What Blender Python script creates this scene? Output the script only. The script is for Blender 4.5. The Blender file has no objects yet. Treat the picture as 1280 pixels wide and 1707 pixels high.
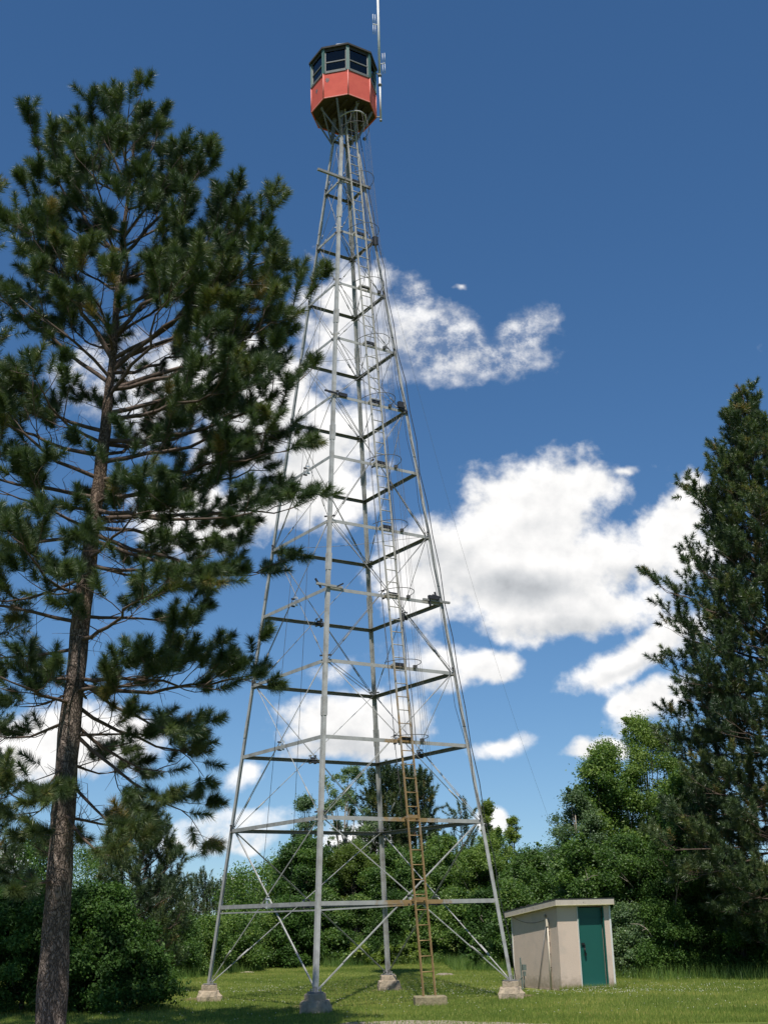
import bpy, math, random
import numpy as np
from mathutils import Vector
R_ = math.radians
sc = bpy.context.scene
# ------------------------------------------------------------------ camera
S = 3.5; ZF = 0.35
CAM = np.array([0.09594222*S, -8.12995532*S, 0.40505551*S+ZF])
_yaw, _pitch, _roll = R_(1.07453), R_(18.72306), R_(-1.36129); FPX = 1981.34
_fw = np.array([math.cos(_pitch)*math.sin(_yaw), math.cos(_pitch)*math.cos(_yaw), math.sin(_pitch)])
_r = np.array([math.cos(_yaw), -math.sin(_yaw), 0.0]); _u = np.cross(_r, _fw)
_R = _r*math.cos(_roll)+_u*math.sin(_roll); _U = -_r*math.sin(_roll)+_u*math.cos(_roll)
def ray(x, y): return _fw+_R*(x-640)/FPX-_U*(y-853.5)/FPX
def at(x, y, Y):
    d = ray(x, y); return CAM+d*(Y-CAM[1])/d[1]
def gnd(x, y, z=0.0):
    d = ray(x, y); return CAM+d*(z-CAM[2])/d[2]
cd = bpy.data.cameras.new('camera'); cam = bpy.data.objects.new('camera', cd)
sc.collection.objects.link(cam); sc.camera = cam
from mathutils import Matrix
cam.matrix_world = Matrix(((_R[0], _U[0], -_fw[0], CAM[0]), (_R[1], _U[1], -_fw[1], CAM[1]), (_R[2], _U[2], -_fw[2], CAM[2]), (0, 0, 0, 1)))
cd.sensor_fit = 'VERTICAL'; cd.sensor_height = 24.0; cd.lens = 24.0*FPX/1707; cd.clip_end = 9000; cd.clip_start = 0.1
# ------------------------------------------------------------------ sun
to_sun = Vector((-1.3, -13.0, 24.2)).normalized()
sd = bpy.data.lights.new('sun', 'SUN'); sd.energy = 5.0; sd.angle = R_(0.53); sd.color = (1.0, 0.955, 0.88)
sun = bpy.data.objects.new('sun', sd); sc.collection.objects.link(sun)
sun.rotation_euler = to_sun.to_track_quat('Z', 'Y').to_euler()
# ------------------------------------------------------------------ exposure
sc.view_settings.view_transform = 'Standard'; sc.view_settings.look = 'None'
sc.view_settings.exposure = 0.2; sc.view_settings.gamma = 1.0
sc.cycles.max_bounces = 6; sc.cycles.diffuse_bounces = 3; sc.cycles.transparent_max_bounces = 8
# ------------------------------------------------------------------ sky with clouds (by direction, infinitely far)
w = bpy.data.worlds.new('World'); sc.world = w; w.use_nodes = True
nt = w.node_tree; N = nt.nodes; LK = nt.links; N.clear()
def nn(t, **k):
    n = N.new(t)
    for a, b in k.items(): setattr(n, a, b)
    return n
def mth(op, a, b=None, c=None, clamp=False):
    n = nn('ShaderNodeMath', operation=op); n.use_clamp = clamp
    for i, v in enumerate((a, b, c)):
        if v is None: continue
        if isinstance(v, (int, float)): n.inputs[i].default_value = v
        else: LK.new(v, n.inputs[i])
    return n.outputs[0]
def sstep(v, a, b, lo=0.0, hi=1.0):
    n = nn('ShaderNodeMapRange'); n.interpolation_type = 'SMOOTHSTEP'
    LK.new(v, n.inputs[0]); n.inputs[1].default_value = a; n.inputs[2].default_value = b
    n.inputs[3].default_value = lo; n.inputs[4].default_value = hi
    return n.outputs[0]
sky = nn('ShaderNodeTexSky'); sky.sky_type = 'NISHITA'; sky.sun_disc = False
sky.sun_elevation = math.asin(to_sun.z); sky.sun_rotation = math.atan2(to_sun.x, to_sun.y)
sky.air_density = 1.0; sky.dust_density = 0.2; sky.ozone_density = 3.2; sky.altitude = 400
_tc = nn('ShaderNodeTexCoord'); _s = nn('ShaderNodeSeparateXYZ'); LK.new(_tc.outputs['Generated'], _s.inputs[0]); _c = nn('ShaderNodeCombineXYZ')
LK.new(_s.outputs[0], _c.inputs[0]); LK.new(_s.outputs[1], _c.inputs[1]); LK.new(mth('MULTIPLY_ADD', mth('MAXIMUM', _s.outputs[2], 0.0), 0.92, 0.055), _c.inputs[2])
_n = nn('ShaderNodeVectorMath', operation='NORMALIZE'); LK.new(_c.outputs[0], _n.inputs[0]); LK.new(_n.outputs[0], sky.inputs[0])   # clear dry air right down to the horizon
hs = nn('ShaderNodeHueSaturation'); hs.inputs['Saturation'].default_value = 1.20; LK.new(sky.outputs[0], hs.inputs['Color'])
bg = nn('ShaderNodeBackground'); LK.new(hs.outputs[0], bg.inputs[0]); bg.inputs[1].default_value = 0.096
tc = nn('ShaderNodeTexCoord'); sep = nn('ShaderNodeSeparateXYZ'); LK.new(tc.outputs['Generated'], sep.inputs[0])
yy = mth('MAXIMUM', sep.outputs[1], 0.05)
uu = mth('DIVIDE', sep.outputs[0], yy); vv = mth('DIVIDE', sep.outputs[2], yy)
def uv(x, y):
    d = ray(x, y); return np.array([d[0]/d[1], d[2]/d[1]])
cmb = nn('ShaderNodeCombineXYZ'); LK.new(uu, cmb.inputs[0]); LK.new(vv, cmb.inputs[1])
def noise(vec, scale, detail, rough=0.55, off=0.0, dim='3D'):
    n = nn('ShaderNodeTexNoise'); n.noise_dimensions = dim
    n.inputs['Scale'].default_value = scale; n.inputs['Detail'].default_value = detail; n.inputs['Roughness'].default_value = rough
    if off:
        a = nn('ShaderNodeVectorMath', operation='ADD'); LK.new(vec, a.inputs[0]); a.inputs[1].default_value = (off, off*1.7, off*0.3); vec = a.outputs[0]
    LK.new(vec, n.inputs['Vector']); return n
# domain warp
wn = noise(cmb.outputs[0], 9.0, 4, 0.6)
ws = nn('ShaderNodeVectorMath', operation='SUBTRACT'); LK.new(wn.outputs['Color'], ws.inputs[0]); ws.inputs[1].default_value = (0.5, 0.5, 0.5)
wm = nn('ShaderNodeVectorMath', operation='SCALE'); LK.new(ws.outputs[0], wm.inputs[0]); wm.inputs['Scale'].default_value = 0.045
wa = nn('ShaderNodeVectorMath', operation='ADD'); LK.new(cmb.outputs[0], wa.inputs[0]); LK.new(wm.outputs[0], wa.inputs[1])
PW = nn('ShaderNodeVectorMath', operation='MULTIPLY'); LK.new(wa.outputs[0], PW.inputs[0]); PW.inputs[1].default_value = (1, 1, 0)
PWo = PW.outputs[0]
def blob(x, y, rx, ry, rot=0.0, w_=1.0, src=None):
    c = uv(x, y); sx = abs(uv(x+rx, y)[0]-c[0]); sy = abs(uv(x, y-ry)[1]-c[1])
    m = nn('ShaderNodeMapping', vector_type='TEXTURE'); LK.new(src or PWo, m.inputs[0])
    m.inputs['Location'].default_value = (c[0], c[1], 0); m.inputs['Rotation'].default_value = (0, 0, R_(rot)); m.inputs['Scale'].default_value = (sx, sy, 1)
    l = nn('ShaderNodeVectorMath', operation='LENGTH'); LK.new(m.outputs[0], l.inputs[0])
    return mth('MULTIPLY_ADD', l.outputs['Value'], -0.8*w_**0.3, 0.8*w_**0.3-0.42*(1-min(w_,1.1)/1.1)+0.13)      # w*(1-len)
def field(lst, src=None):
    out = None
    for b in lst:
        o = blob(*b, src=src)
        if out is None: out = o
        else:
            n = nn('ShaderNodeMath', operation='SMOOTH_MAX'); LK.new(out, n.inputs[0]); LK.new(o, n.inputs[1]); n.inputs[2].default_value = 0.22; out = n.outputs[0]
    return out
CL = [  # x, y, rx, ry, rotation, weight
 (900,872,165,98,14,1.3),(775,920,160,92,24,1.3),(965,818,90,50,0,1.1),(725,975,62,70,0,.9),(1000,925,150,72,0,1.1),(880,965,190,62,0,1.1),
 (975,1015,165,44,4,1.1),(1115,895,90,80,35,.9),(1030,782,50,16,12,.45),(1062,1085,130,38,22,1.),(1100,1172,70,42,10,1.),(1038,1172,26,14,0,.6),
 (1140,830,50,40,40,.8),
 (590,560,100,105,0,1.),(665,555,70,85,0,.8),(735,560,80,60,-20,.6),(800,592,110,36,-10,.7),(872,545,66,46,20,.7),(692,482,34,30,50,.6),(768,483,18,8,0,.4),(735,620,70,40,0,.4),
 (300,640,170,90,0,1.),(150,625,70,55,0,.9),(430,695,110,110,0,1.1),(540,770,110,95,0,.9),(330,860,130,60,0,.8),(450,840,100,45,0,.6),
 (570,1205,120,56,5,1.1),(560,1250,120,30,0,.8),(665,1195,75,75,0,.7),(710,1105,85,52,0,.75),(805,1112,54,28,0,.9),(545,1115,90,26,8,.45),(640,1250,80,30,0,.6),
 (825,1252,62,32,0,.8),(410,1292,45,36,20,.8),(360,1385,120,30,4,.8),(425,1398,40,16,0,.8),(397,1465,26,10,0,.7),(100,1250,150,60,0,.9),(985,1252,55,20,8,.6),
 (600,1395,80,34,0,.9),(825,1362,30,20,0,.8),(560,1475,60,20,0,.6),(20,1420,80,40,0,.6)]
# a second set of clouds outside the frame on either side so that the sky does not end there
for (x, y, rx, ry) in [(1650,700,260,140),(1900,1000,300,120),(1500,1120,160,50),(-350,500,260,150),(-600,900,300,130),(-250,1150,180,60),(2300,500,300,160),(-1100,650,320,160),(1750,1250,300,50),(-700,1300,350,50)]:
    CL.append((x, y, rx, ry, 0, 1.0))
F0 = field(CL)
fb = noise(cmb.outputs[0], 11.0, 10, 0.57)
fb2 = noise(cmb.outputs[0], 45.0, 6, 0.6, off=3.3)
D = mth('ADD', F0, mth('MULTIPLY_ADD', fb.outputs['Fac'], 2.2, -1.08))
D = mth('ADD', D, mth('MULTIPLY_ADD', fb2.outputs['Fac'], 0.55, -0.275))
dens = sstep(D, -0.06, 0.42)
thin = field([(800,575,190,95,0,1.),(690,480,60,40,0,1.),(545,1110,120,40,0,1.),(640,1110,60,40,0,.8),(360,1400,140,40,0,.8),(150,620,110,80,0,.8)])
str_ = noise(cmb.outputs[0], 26.0, 8, 0.7, off=7.7)
dens = mth('MULTIPLY', dens, mth('SUBTRACT', 1.0, mth('MULTIPLY', sstep(thin, -0.35, 0.5), sstep(str_.outputs['Fac'], 0.38, 0.66, 0.92, 0.12))))
dens = mth('MULTIPLY', dens, sstep(sep.outputs[1], 0.05, 0.2))
# cloud shading: lit tops, grey undersides (by where the cloud's body lies), relief from the same noise seen a bit higher
SH = [(860,975,140,34,0,.9),(730,930,60,50,0,.4),(930,1045,120,20,0,.8),(560,1255,110,28,0,1.),(1040,960,80,24,0,.5),(690,1215,50,40,0,.7),(470,780,80,60,0,.6),(300,700,140,60,0,.6),
      (700,1130,60,24,0,.6),(1060,1105,80,14,20,.5),(640,600,60,60,0,.4),(1110,1200,60,12,0,.5)]
G0 = field(SH, src=PWo)
shade = sstep(G0, -0.45, 0.75)
off = nn('ShaderNodeVectorMath', operation='ADD'); LK.new(cmb.outputs[0], off.inputs[0]); off.inputs[1].default_value = (-0.004, 0.012, 0)
fbo = noise(off.outputs[0], 11.0, 10, 0.57)
rel = mth('SUBTRACT', fb.outputs['Fac'], fbo.outputs['Fac'])
# thick cores are a little greyer than the lit rims
core = sstep(D, 0.5, 1.5, 0.0, 0.14)
br = mth('MULTIPLY_ADD', rel, 1.0, 0.885)
br = mth('SUBTRACT', br, mth('MULTIPLY', shade, 0.25)); br = mth('SUBTRACT', br, core)
br = mth('MAXIMUM', mth('MINIMUM', br, 0.95), 0.34)
ccol = nn('ShaderNodeMix', data_type='RGBA'); LK.new(sstep(br, 0.45, 0.9), ccol.inputs[0])
ccol.inputs[6].default_value = (0.91, 0.95, 1.0, 1); ccol.inputs[7].default_value = (1.0, 0.99, 0.98, 1)
bg2 = nn('ShaderNodeBackground'); LK.new(ccol.outputs[2], bg2.inputs[0]); LK.new(mth('MULTIPLY', br, 1.0), bg2.inputs[1])
mx = nn('ShaderNodeMixShader'); LK.new(dens, mx.inputs[0]); LK.new(bg.outputs[0], mx.inputs[1]); LK.new(bg2.outputs[0], mx.inputs[2])
wo = nn('ShaderNodeOutputWorld'); LK.new(mx.outputs[0], wo.inputs[0])
w.cycles.sampling_method = 'MANUAL'; w.cycles.sample_map_resolution = 512

# ------------------------------------------------------------------ helpers
rng = np.random.default_rng(7)
col = sc.collection
def tag(o, label=None, cat=None, group=None, kind=None):
    if label: o['label'] = label
    if cat: o['category'] = cat
    if group: o['group'] = group
    if kind: o['kind'] = kind
    return o
def empty(name, loc=(0, 0, 0), rz=0.0):
    o = bpy.data.objects.new(name, None); col.objects.link(o); o.location = loc; o.rotation_euler = (0, 0, rz)
    o.empty_display_size = 0.3; return o
class MB:
    def __init__(s): s.v = []; s.f = []; s.m = []; s.sm = []
    def add(s, vs, fs, mi=0, smooth=False):
        b = len(s.v); s.v += [tuple(map(float, q)) for q in vs]
        for f in fs: s.f.append(tuple(b+i for i in f)); s.m.append(mi); s.sm.append(smooth)
    def prism(s, sec, p0, p1, a, b, mi=0, a1=None):
        p0 = np.array(p0, float); p1 = np.array(p1, float); a = np.array(a, float); b = np.array(b, float); n = len(sec)
        vs = [p0+a*x+b*y for x, y in sec]+[p1+a*x+b*y for x, y in sec]
        fs = [(i, (i+1) % n, n+(i+1) % n, n+i) for i in range(n)]+[tuple(range(n))[::-1], tuple(range(n, 2*n))]
        s.add(vs, fs, mi)
    def angle(s, p0, p1, a, b, w_, t=0.009, mi=0):      # L section, heel on the line p0-p1
        s.prism([(0, 0), (w_, 0), (w_, t), (t, t), (t, w_), (0, w_)], p0, p1, a, b, mi)
    def bar(s, p0, p1, w_, h_=None, up=(0, 0, 1), mi=0):
        p0 = np.array(p0, float); p1 = np.array(p1, float); d = p1-p0; d /= np.linalg.norm(d)
        a = np.cross(d, up)
        if np.linalg.norm(a) < 1e-3: a = np.cross(d, (1, 0, 0))
        a /= np.linalg.norm(a); b = np.cross(a, d); h_ = h_ or w_
        s.prism([(-w_/2, -h_/2), (w_/2, -h_/2), (w_/2, h_/2), (-w_/2, h_/2)], p0, p1, a, b, mi)
    def box(s, c, sx, sy, sz, rz=0.0, mi=0, bev=0.0):
        c = np.array(c, float); ca, sa = math.cos(rz), math.sin(rz)
        X = np.array([ca, sa, 0]); Y = np.array([-sa, ca, 0]); Z = np.array([0, 0, 1.0])
        vs = [c+X*i*sx/2+Y*j*sy/2+Z*k*sz/2 for k in (-1, 1) for j in (-1, 1) for i in (-1, 1)]
        s.add(vs, [(0, 2, 3, 1), (4, 5, 7, 6), (0, 1, 5, 4), (2, 6, 7, 3), (0, 4, 6, 2), (1, 3, 7, 5)], mi)
    def tube(s, pts, r, seg=8, mi=0, closed=False, caps=True):
        pts = [np.array(p, float) for p in pts]; n = len(pts); rr = r if hasattr(r, '__len__') else [r]*n
        vs = []; prev = None
        for i, p in enumerate(pts):
            if closed: d = pts[(i+1) % n]-pts[i-1]
            else: d = pts[min(i+1, n-1)]-pts[max(i-1, 0)]
            d = d/(np.linalg.norm(d)+1e-12)
            if prev is None:
                a = np.cross(d, (0, 0, 1)); 
                if np.linalg.norm(a) < 1e-2: a = np.cross(d, (1, 0, 0))
            else: a = prev-d*np.dot(prev, d)
            a /= np.linalg.norm(a); prev = a; b = np.cross(d, a)
            for k in range(seg):
                t = 2*math.pi*k/seg; vs.append(p+(a*math.cos(t)+b*math.sin(t))*rr[i])
        fs = []
        for i in range(n if closed else n-1):
            j = (i+1) % n
            for k in range(seg): fs.append((i*seg+k, i*seg+(k+1) % seg, j*seg+(k+1) % seg, j*seg+k))
        s.add(vs, fs, mi, True)
        if caps and not closed:
            b0 = len(s.v)-n*seg
            s.f.append(tuple(b0+k for k in range(seg))[::-1]); s.m.append(mi); s.sm.append(False)
            s.f.append(tuple(b0+(n-1)*seg+k for k in range(seg))); s.m.append(mi); s.sm.append(False)
    def build(s, name, mats, parent=None, origin=None):
        me = bpy.data.meshes.new(name); vs = np.array(s.v)
        if origin is not None: vs = vs-np.array(origin)
        me.from_pydata([tuple(q) for q in vs], [], s.f)
        for m in (mats if isinstance(mats, (list, tuple)) else [mats]): me.materials.append(m)
        me.polygons.foreach_set('material_index', s.m); me.polygons.foreach_set('use_smooth', s.sm); me.update()
        o = bpy.data.objects.new(name, me); col.objects.link(o)
        if parent is not None: o.parent = parent
        if origin is not None: o.location = origin
        return o
def np_mesh(name, V, F, mats, parent=None, tint=None, matidx=None, smooth=False):
    me = bpy.data.meshes.new(name); V = np.ascontiguousarray(V, dtype=np.float32); F = np.ascontiguousarray(F, dtype=np.int32)
    k = F.shape[1]; me.vertices.add(len(V)); me.vertices.foreach_set('co', V.ravel())
    me.loops.add(F.size); me.loops.foreach_set('vertex_index', F.ravel())
    me.polygons.add(len(F)); me.polygons.foreach_set('loop_start', np.arange(0, F.size, k, dtype=np.int32))
    for m in (mats if isinstance(mats, (list, tuple)) else [mats]): me.materials.append(m)
    if matidx is not None: me.polygons.foreach_set('material_index', np.asarray(matidx, dtype=np.int32))
    if smooth: me.polygons.foreach_set('use_smooth', np.ones(len(F), dtype=bool))
    if tint is not None:
        a = me.attributes.new('tint', 'FLOAT', 'POINT'); a.data.foreach_set('value', np.asarray(tint, dtype=np.float32))
    me.update(calc_edges=True)
    o = bpy.data.objects.new(name, me); col.objects.link(o)
    if parent is not None: o.parent = parent
    return o

# ------------------------------------------------------------------ materials
def M(name, base, rough=0.6, metal=0.0, var=0.25, scale=6.0, bump=0.0, bscale=40.0, spec=0.5, second=None, sfac=(0.5, 0.7), sscale=3.0, sdetail=6, stretch=None):
    m = bpy.data.materials.new(name); m.use_nodes = True; t = m.node_tree; b = t.nodes['Principled BSDF']; L = t.links
    b.inputs['Roughness'].default_value = rough; b.inputs['Metallic'].default_value = metal; b.inputs['Specular IOR Level'].default_value = spec
    g = t.nodes.new('ShaderNodeNewGeometry'); pos = g.outputs['Position']
    if stretch:
        mp = t.nodes.new('ShaderNodeMapping'); mp.inputs['Scale'].default_value = stretch; L.new(pos, mp.inputs[0]); pos = mp.outputs[0]
    n = t.nodes.new('ShaderNodeTexNoise'); n.inputs['Scale'].default_value = scale; n.inputs['Detail'].default_value = 8; n.inputs['Roughness'].default_value = 0.65; L.new(pos, n.inputs['Vector'])
    mr = t.nodes.new('ShaderNodeMapRange'); mr.inputs[1].default_value = 0.3; mr.inputs[2].default_value = 0.7; mr.inputs[3].default_value = 1-var; mr.inputs[4].default_value = 1+var; L.new(n.outputs['Fac'], mr.inputs[0])
    v = t.nodes.new('ShaderNodeVectorMath'); v.operation = 'SCALE'; v.inputs[0].default_value = base; L.new(mr.outputs[0], v.inputs['Scale']); c = v.outputs[0]
    if second:
        n2 = t.nodes.new('ShaderNodeTexNoise'); n2.inputs['Scale'].default_value = sscale; n2.inputs['Detail'].default_value = sdetail; n2.inputs['Roughness'].default_value = 0.6; L.new(pos, n2.inputs['Vector'])
        m2 = t.nodes.new('ShaderNodeMapRange'); m2.inputs[1].default_value = sfac[0]; m2.inputs[2].default_value = sfac[1]; L.new(n2.outputs['Fac'], m2.inputs[0])
        x = t.nodes.new('ShaderNodeMix'); x.data_type = 'RGBA'; L.new(m2.outputs[0], x.inputs[0]); L.new(c, x.inputs[6]); x.inputs[7].default_value = (*second, 1); c = x.outputs[2]
    L.new(c, b.inputs['Base Color'])
    if bump:
        n3 = t.nodes.new('ShaderNodeTexNoise'); n3.inputs['Scale'].default_value = bscale; n3.inputs['Detail'].default_value = 6; L.new(pos, n3.inputs['Vector'])
        bp = t.nodes.new('ShaderNodeBump'); bp.inputs['Strength'].default_value = bump; bp.inputs['Distance'].default_value = 0.02; L.new(n3.outputs['Fac'], bp.inputs['Height']); L.new(bp.outputs[0], b.inputs['Normal'])
    return m
def leafmat(name, ramp, rough=0.5, trans=0.3, spec=0.4, tcol=None):
    m = bpy.data.materials.new(name); m.use_nodes = True; t = m.node_tree; L = t.links; b = t.nodes['Principled BSDF']
    a = t.nodes.new('ShaderNodeAttribute'); a.attribute_name = 'tint'
    r = t.nodes.new('ShaderNodeValToRGB'); L.new(a.outputs['Fac'], r.inputs[0])
    el = r.color_ramp.elements
    while len(el) < len(ramp): el.new(0.5)
    for e, (p, c) in zip(el, ramp): e.position = p; e.color = (*c, 1)
    L.new(r.outputs[0], b.inputs['Base Color']); b.inputs['Roughness'].default_value = rough; b.inputs['Specular IOR Level'].default_value = spec
    tr = t.nodes.new('ShaderNodeBsdfTranslucent'); v = t.nodes.new('ShaderNodeVectorMath'); v.operation = 'MULTIPLY'; L.new(r.outputs[0], v.inputs[0]); v.inputs[1].default_value = tcol or (1.5, 1.7, 0.8); L.new(v.outputs[0], tr.inputs[0])
    x = t.nodes.new('ShaderNodeMixShader'); x.inputs[0].default_value = trans; L.new(b.outputs[0], x.inputs[1]); L.new(tr.outputs[0], x.inputs[2])
    L.new(x.outputs[0], t.nodes['Material Output'].inputs[0]); return m
galv = M('galvanised_steel', (0.355, 0.352, 0.335), 0.6, 0.08, 0.22, 5.0, second=(0.24, 0.225, 0.20), sfac=(0.50, 0.72), sscale=3.5)
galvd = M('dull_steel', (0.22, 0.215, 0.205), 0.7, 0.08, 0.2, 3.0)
dull_shade = M('dull_shaded_steel', (0.15, 0.15, 0.145), 0.7, 0.05, 0.2, 3.0)  # back girts' shade is put into this darker colour; cabin struts share it
hard = M('dark_hardware', (0.035, 0.035, 0.04), 0.6, 0.3, 0.3, 20)
bright = M('bright_fittings', (0.6, 0.62, 0.64), 0.4, 0.5, 0.2, 30)
cable = M('black_cable', (0.02, 0.02, 0.022), 0.5)
wire = M('cage_wire', (0.10, 0.095, 0.09), 0.6, 0.2, 0.3, 8)
alu = M('antenna_metal', (0.62, 0.62, 0.62), 0.5, 0.1, 0.1)
conc = M('weathered_concrete', (0.35, 0.28, 0.20), 0.9, 0, 0.3, 9, bump=0.6, bscale=30, second=(0.15, 0.125, 0.10), sfac=(0.5, 0.75), sscale=5)
concp = M('mossy_concrete', (0.24, 0.20, 0.12), 0.9, 0, 0.3, 9, bump=0.6, bscale=30, second=(0.10, 0.08, 0.045), sfac=(0.5, 0.7), sscale=6)
red = M('faded_red_paint', (0.55, 0.105, 0.08), 0.85, 0, 0.10, 4, spec=.15, second=(0.62, 0.13, 0.09), sfac=(0.5, 0.85), sscale=3)
redtrim = M('pale_red_trim', (0.60, 0.20, 0.165), 0.7, 0, 0.12, 9)
greyspot = M('bare_patch', (0.17, 0.12, 0.12), 0.8, 0, 0.3, 30)
green = M('green_window_paint', (0.06, 0.13, 0.115), 0.55, 0, 0.12, 6)
greyf = M('grey_window_frame', (0.12, 0.125, 0.12), 0.6, 0, 0.2, 10)
roofm = M('dark_roofing', (0.035, 0.032, 0.032), 0.9, 0, 0.3, 12)
under = M('dark_timber', (0.045, 0.034, 0.024), 0.9, 0, 0.4, 14, stretch=(1, 6, 1))
stucco = M('shed_plaster', (0.56, 0.44, 0.35), 0.9, 0, 0.05, 1.6, bump=0.25, bscale=60, second=(0.44, 0.37, 0.305), sfac=(0.55, 0.8), sscale=2.2)
_t = stucco.node_tree; _b = _t.nodes['Principled BSDF']; _src = _b.inputs['Base Color'].links[0].from_socket; _g = _t.nodes.new('ShaderNodeNewGeometry'); _s2 = _t.nodes.new('ShaderNodeSeparateXYZ'); _t.links.new(_g.outputs['Position'], _s2.inputs[0])
_nz = _t.nodes.new('ShaderNodeTexNoise'); _nz.inputs['Scale'].default_value = 9; _nz.inputs['Detail'].default_value = 8; _t.links.new(_g.outputs['Position'], _nz.inputs['Vector'])
_ma = _t.nodes.new('ShaderNodeMath'); _ma.operation = 'MULTIPLY_ADD'; _t.links.new(_nz.outputs['Fac'], _ma.inputs[0]); _ma.inputs[1].default_value = -0.55; _t.links.new(_s2.outputs[2], _ma.inputs[2])
_mr = _t.nodes.new('ShaderNodeMapRange'); _mr.inputs[1].default_value = -0.22; _mr.inputs[2].default_value = 0.05; _mr.inputs[3].default_value = 0.75; _mr.inputs[4].default_value = 0.0; _t.links.new(_ma.outputs[0], _mr.inputs[0])
_mx = _t.nodes.new('ShaderNodeMix'); _mx.data_type = 'RGBA'; _t.links.new(_mr.outputs[0], _mx.inputs[0]); _t.links.new(_src, _mx.inputs[6]); _mx.inputs[7].default_value = (0.24, 0.19, 0.13, 1); _t.links.new(_mx.outputs[2], _b.inputs['Base Color'])
fascia = M('peeling_fascia', (0.46, 0.40, 0.33), 0.85, 0, 0.12, 5, second=(0.22, 0.19, 0.15), sfac=(0.60, 0.68), sscale=9)
cream = M('cream_soffit', (0.56, 0.50, 0.30), 0.8, 0, 0.1, 5)
doorm = M('green_door_paint', (0.005, 0.078, 0.060), 0.55, 0, 0.05, 2, bump=0.05, bscale=8)
white = M('white_trim', (0.60, 0.59, 0.55), 0.6, 0, 0.06, 10)
black = M('black_metal', (0.015, 0.015, 0.015), 0.5, 0.3)
pipe = M('cream_conduit', (0.55, 0.48, 0.38), 0.6, 0, 0.08, 12)
upost = M('green_grey_post', (0.12, 0.15, 0.13), 0.6, 0.2, 0.2, 12)
bark = M('red_pine_bark', (0.135, 0.098, 0.078), 0.95, 0, 0.45, 9, bump=1.0, bscale=26, second=(0.035, 0.026, 0.022), sfac=(0.47, 0.58), sscale=13, stretch=(1, 1, 0.28))
barku = M('upper_pine_bark', (0.21, 0.145, 0.105), 0.9, 0, 0.4, 14, bump=0.8, bscale=40, second=(0.07, 0.048, 0.038), sfac=(0.45, 0.62), sscale=16, stretch=(1, 1, 0.5))
twig = M('twig_bark', (0.095, 0.066, 0.05), 0.9, 0, 0.4, 9)
paleb = M('pale_bark', (0.30, 0.25, 0.20), 0.9, 0, 0.3, 9)
btrunk = M('broadleaf_bark', (0.10, 0.085, 0.065), 0.95, 0, 0.3, 9)
rock = M('pale_stone', (0.36, 0.30, 0.22), 0.9, 0, 0.3, 14, bump=0.5)
def barkmat(name, light, dark, sc_=9.0):
    m = bpy.data.materials.new(name); m.use_nodes = True; t = m.node_tree; L = t.links; b = t.nodes['Principled BSDF']; b.inputs['Roughness'].default_value = .95; b.inputs['Specular IOR Level'].default_value = .15
    g = t.nodes.new('ShaderNodeNewGeometry'); mp = t.nodes.new('ShaderNodeMapping'); mp.inputs['Scale'].default_value = (1, 1, .42); L.new(g.outputs['Position'], mp.inputs[0])
    n = t.nodes.new('ShaderNodeTexNoise'); n.inputs['Scale'].default_value = 7; n.inputs['Detail'].default_value = 5; L.new(mp.outputs[0], n.inputs['Vector'])
    w_ = t.nodes.new('ShaderNodeVectorMath'); w_.operation = 'MULTIPLY_ADD'; L.new(n.outputs['Color'], w_.inputs[0]); w_.inputs[1].default_value = (.35, .35, .35); L.new(mp.outputs[0], w_.inputs[2])
    v = t.nodes.new('ShaderNodeTexVoronoi'); v.feature = 'DISTANCE_TO_EDGE'; v.inputs['Scale'].default_value = sc_; L.new(w_.outputs[0], v.inputs['Vector'])
    v2 = t.nodes.new('ShaderNodeTexVoronoi'); v2.inputs['Scale'].default_value = sc_; L.new(w_.outputs[0], v2.inputs['Vector'])
    n2 = t.nodes.new('ShaderNodeTexNoise'); n2.inputs['Scale'].default_value = 45; n2.inputs['Detail'].default_value = 7; L.new(mp.outputs[0], n2.inputs['Vector'])
    e = t.nodes.new('ShaderNodeMapRange'); e.inputs[1].default_value = 0.0; e.inputs[2].default_value = .16; L.new(v.outputs['Distance'], e.inputs[0])
    k = t.nodes.new('ShaderNodeMath'); k.operation = 'MULTIPLY'; L.new(e.outputs[0], k.inputs[0]); L.new(n2.outputs['Fac'], k.inputs[1])
    k2 = t.nodes.new('ShaderNodeMath'); k2.operation = 'MULTIPLY'; L.new(k.outputs[0], k2.inputs[0]); k2.inputs[1].default_value = 1.9; k2.use_clamp = True
    x = t.nodes.new('ShaderNodeMix'); x.data_type = 'RGBA'; L.new(k2.outputs[0], x.inputs[0]); x.inputs[6].default_value = (*dark, 1); x.inputs[7].default_value = (*light, 1)
    hs_ = t.nodes.new('ShaderNodeSeparateColor'); L.new(v2.outputs['Color'], hs_.inputs[0]); mr = t.nodes.new('ShaderNodeMapRange'); mr.inputs[3].default_value = .65; mr.inputs[4].default_value = 1.3; L.new(hs_.outputs[0], mr.inputs[0])
    sc2 = t.nodes.new('ShaderNodeVectorMath'); sc2.operation = 'SCALE'; L.new(x.outputs[2], sc2.inputs[0]); L.new(mr.outputs[0], sc2.inputs['Scale']); L.new(sc2.outputs[0], b.inputs['Base Color'])
    bp = t.nodes.new('ShaderNodeBump'); bp.inputs['Strength'].default_value = 1.0; bp.inputs['Distance'].default_value = .04; L.new(k.outputs[0], bp.inputs['Height']); L.new(bp.outputs[0], b.inputs['Normal'])
    return m
bark = barkmat('scaly_grey_brown_bark', (.23, .18, .15), (.075, .058, .048), 21)
barku = barkmat('scaly_orange_brown_bark', (.22, .16, .12), (.08, .055, .042), 26)
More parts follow.
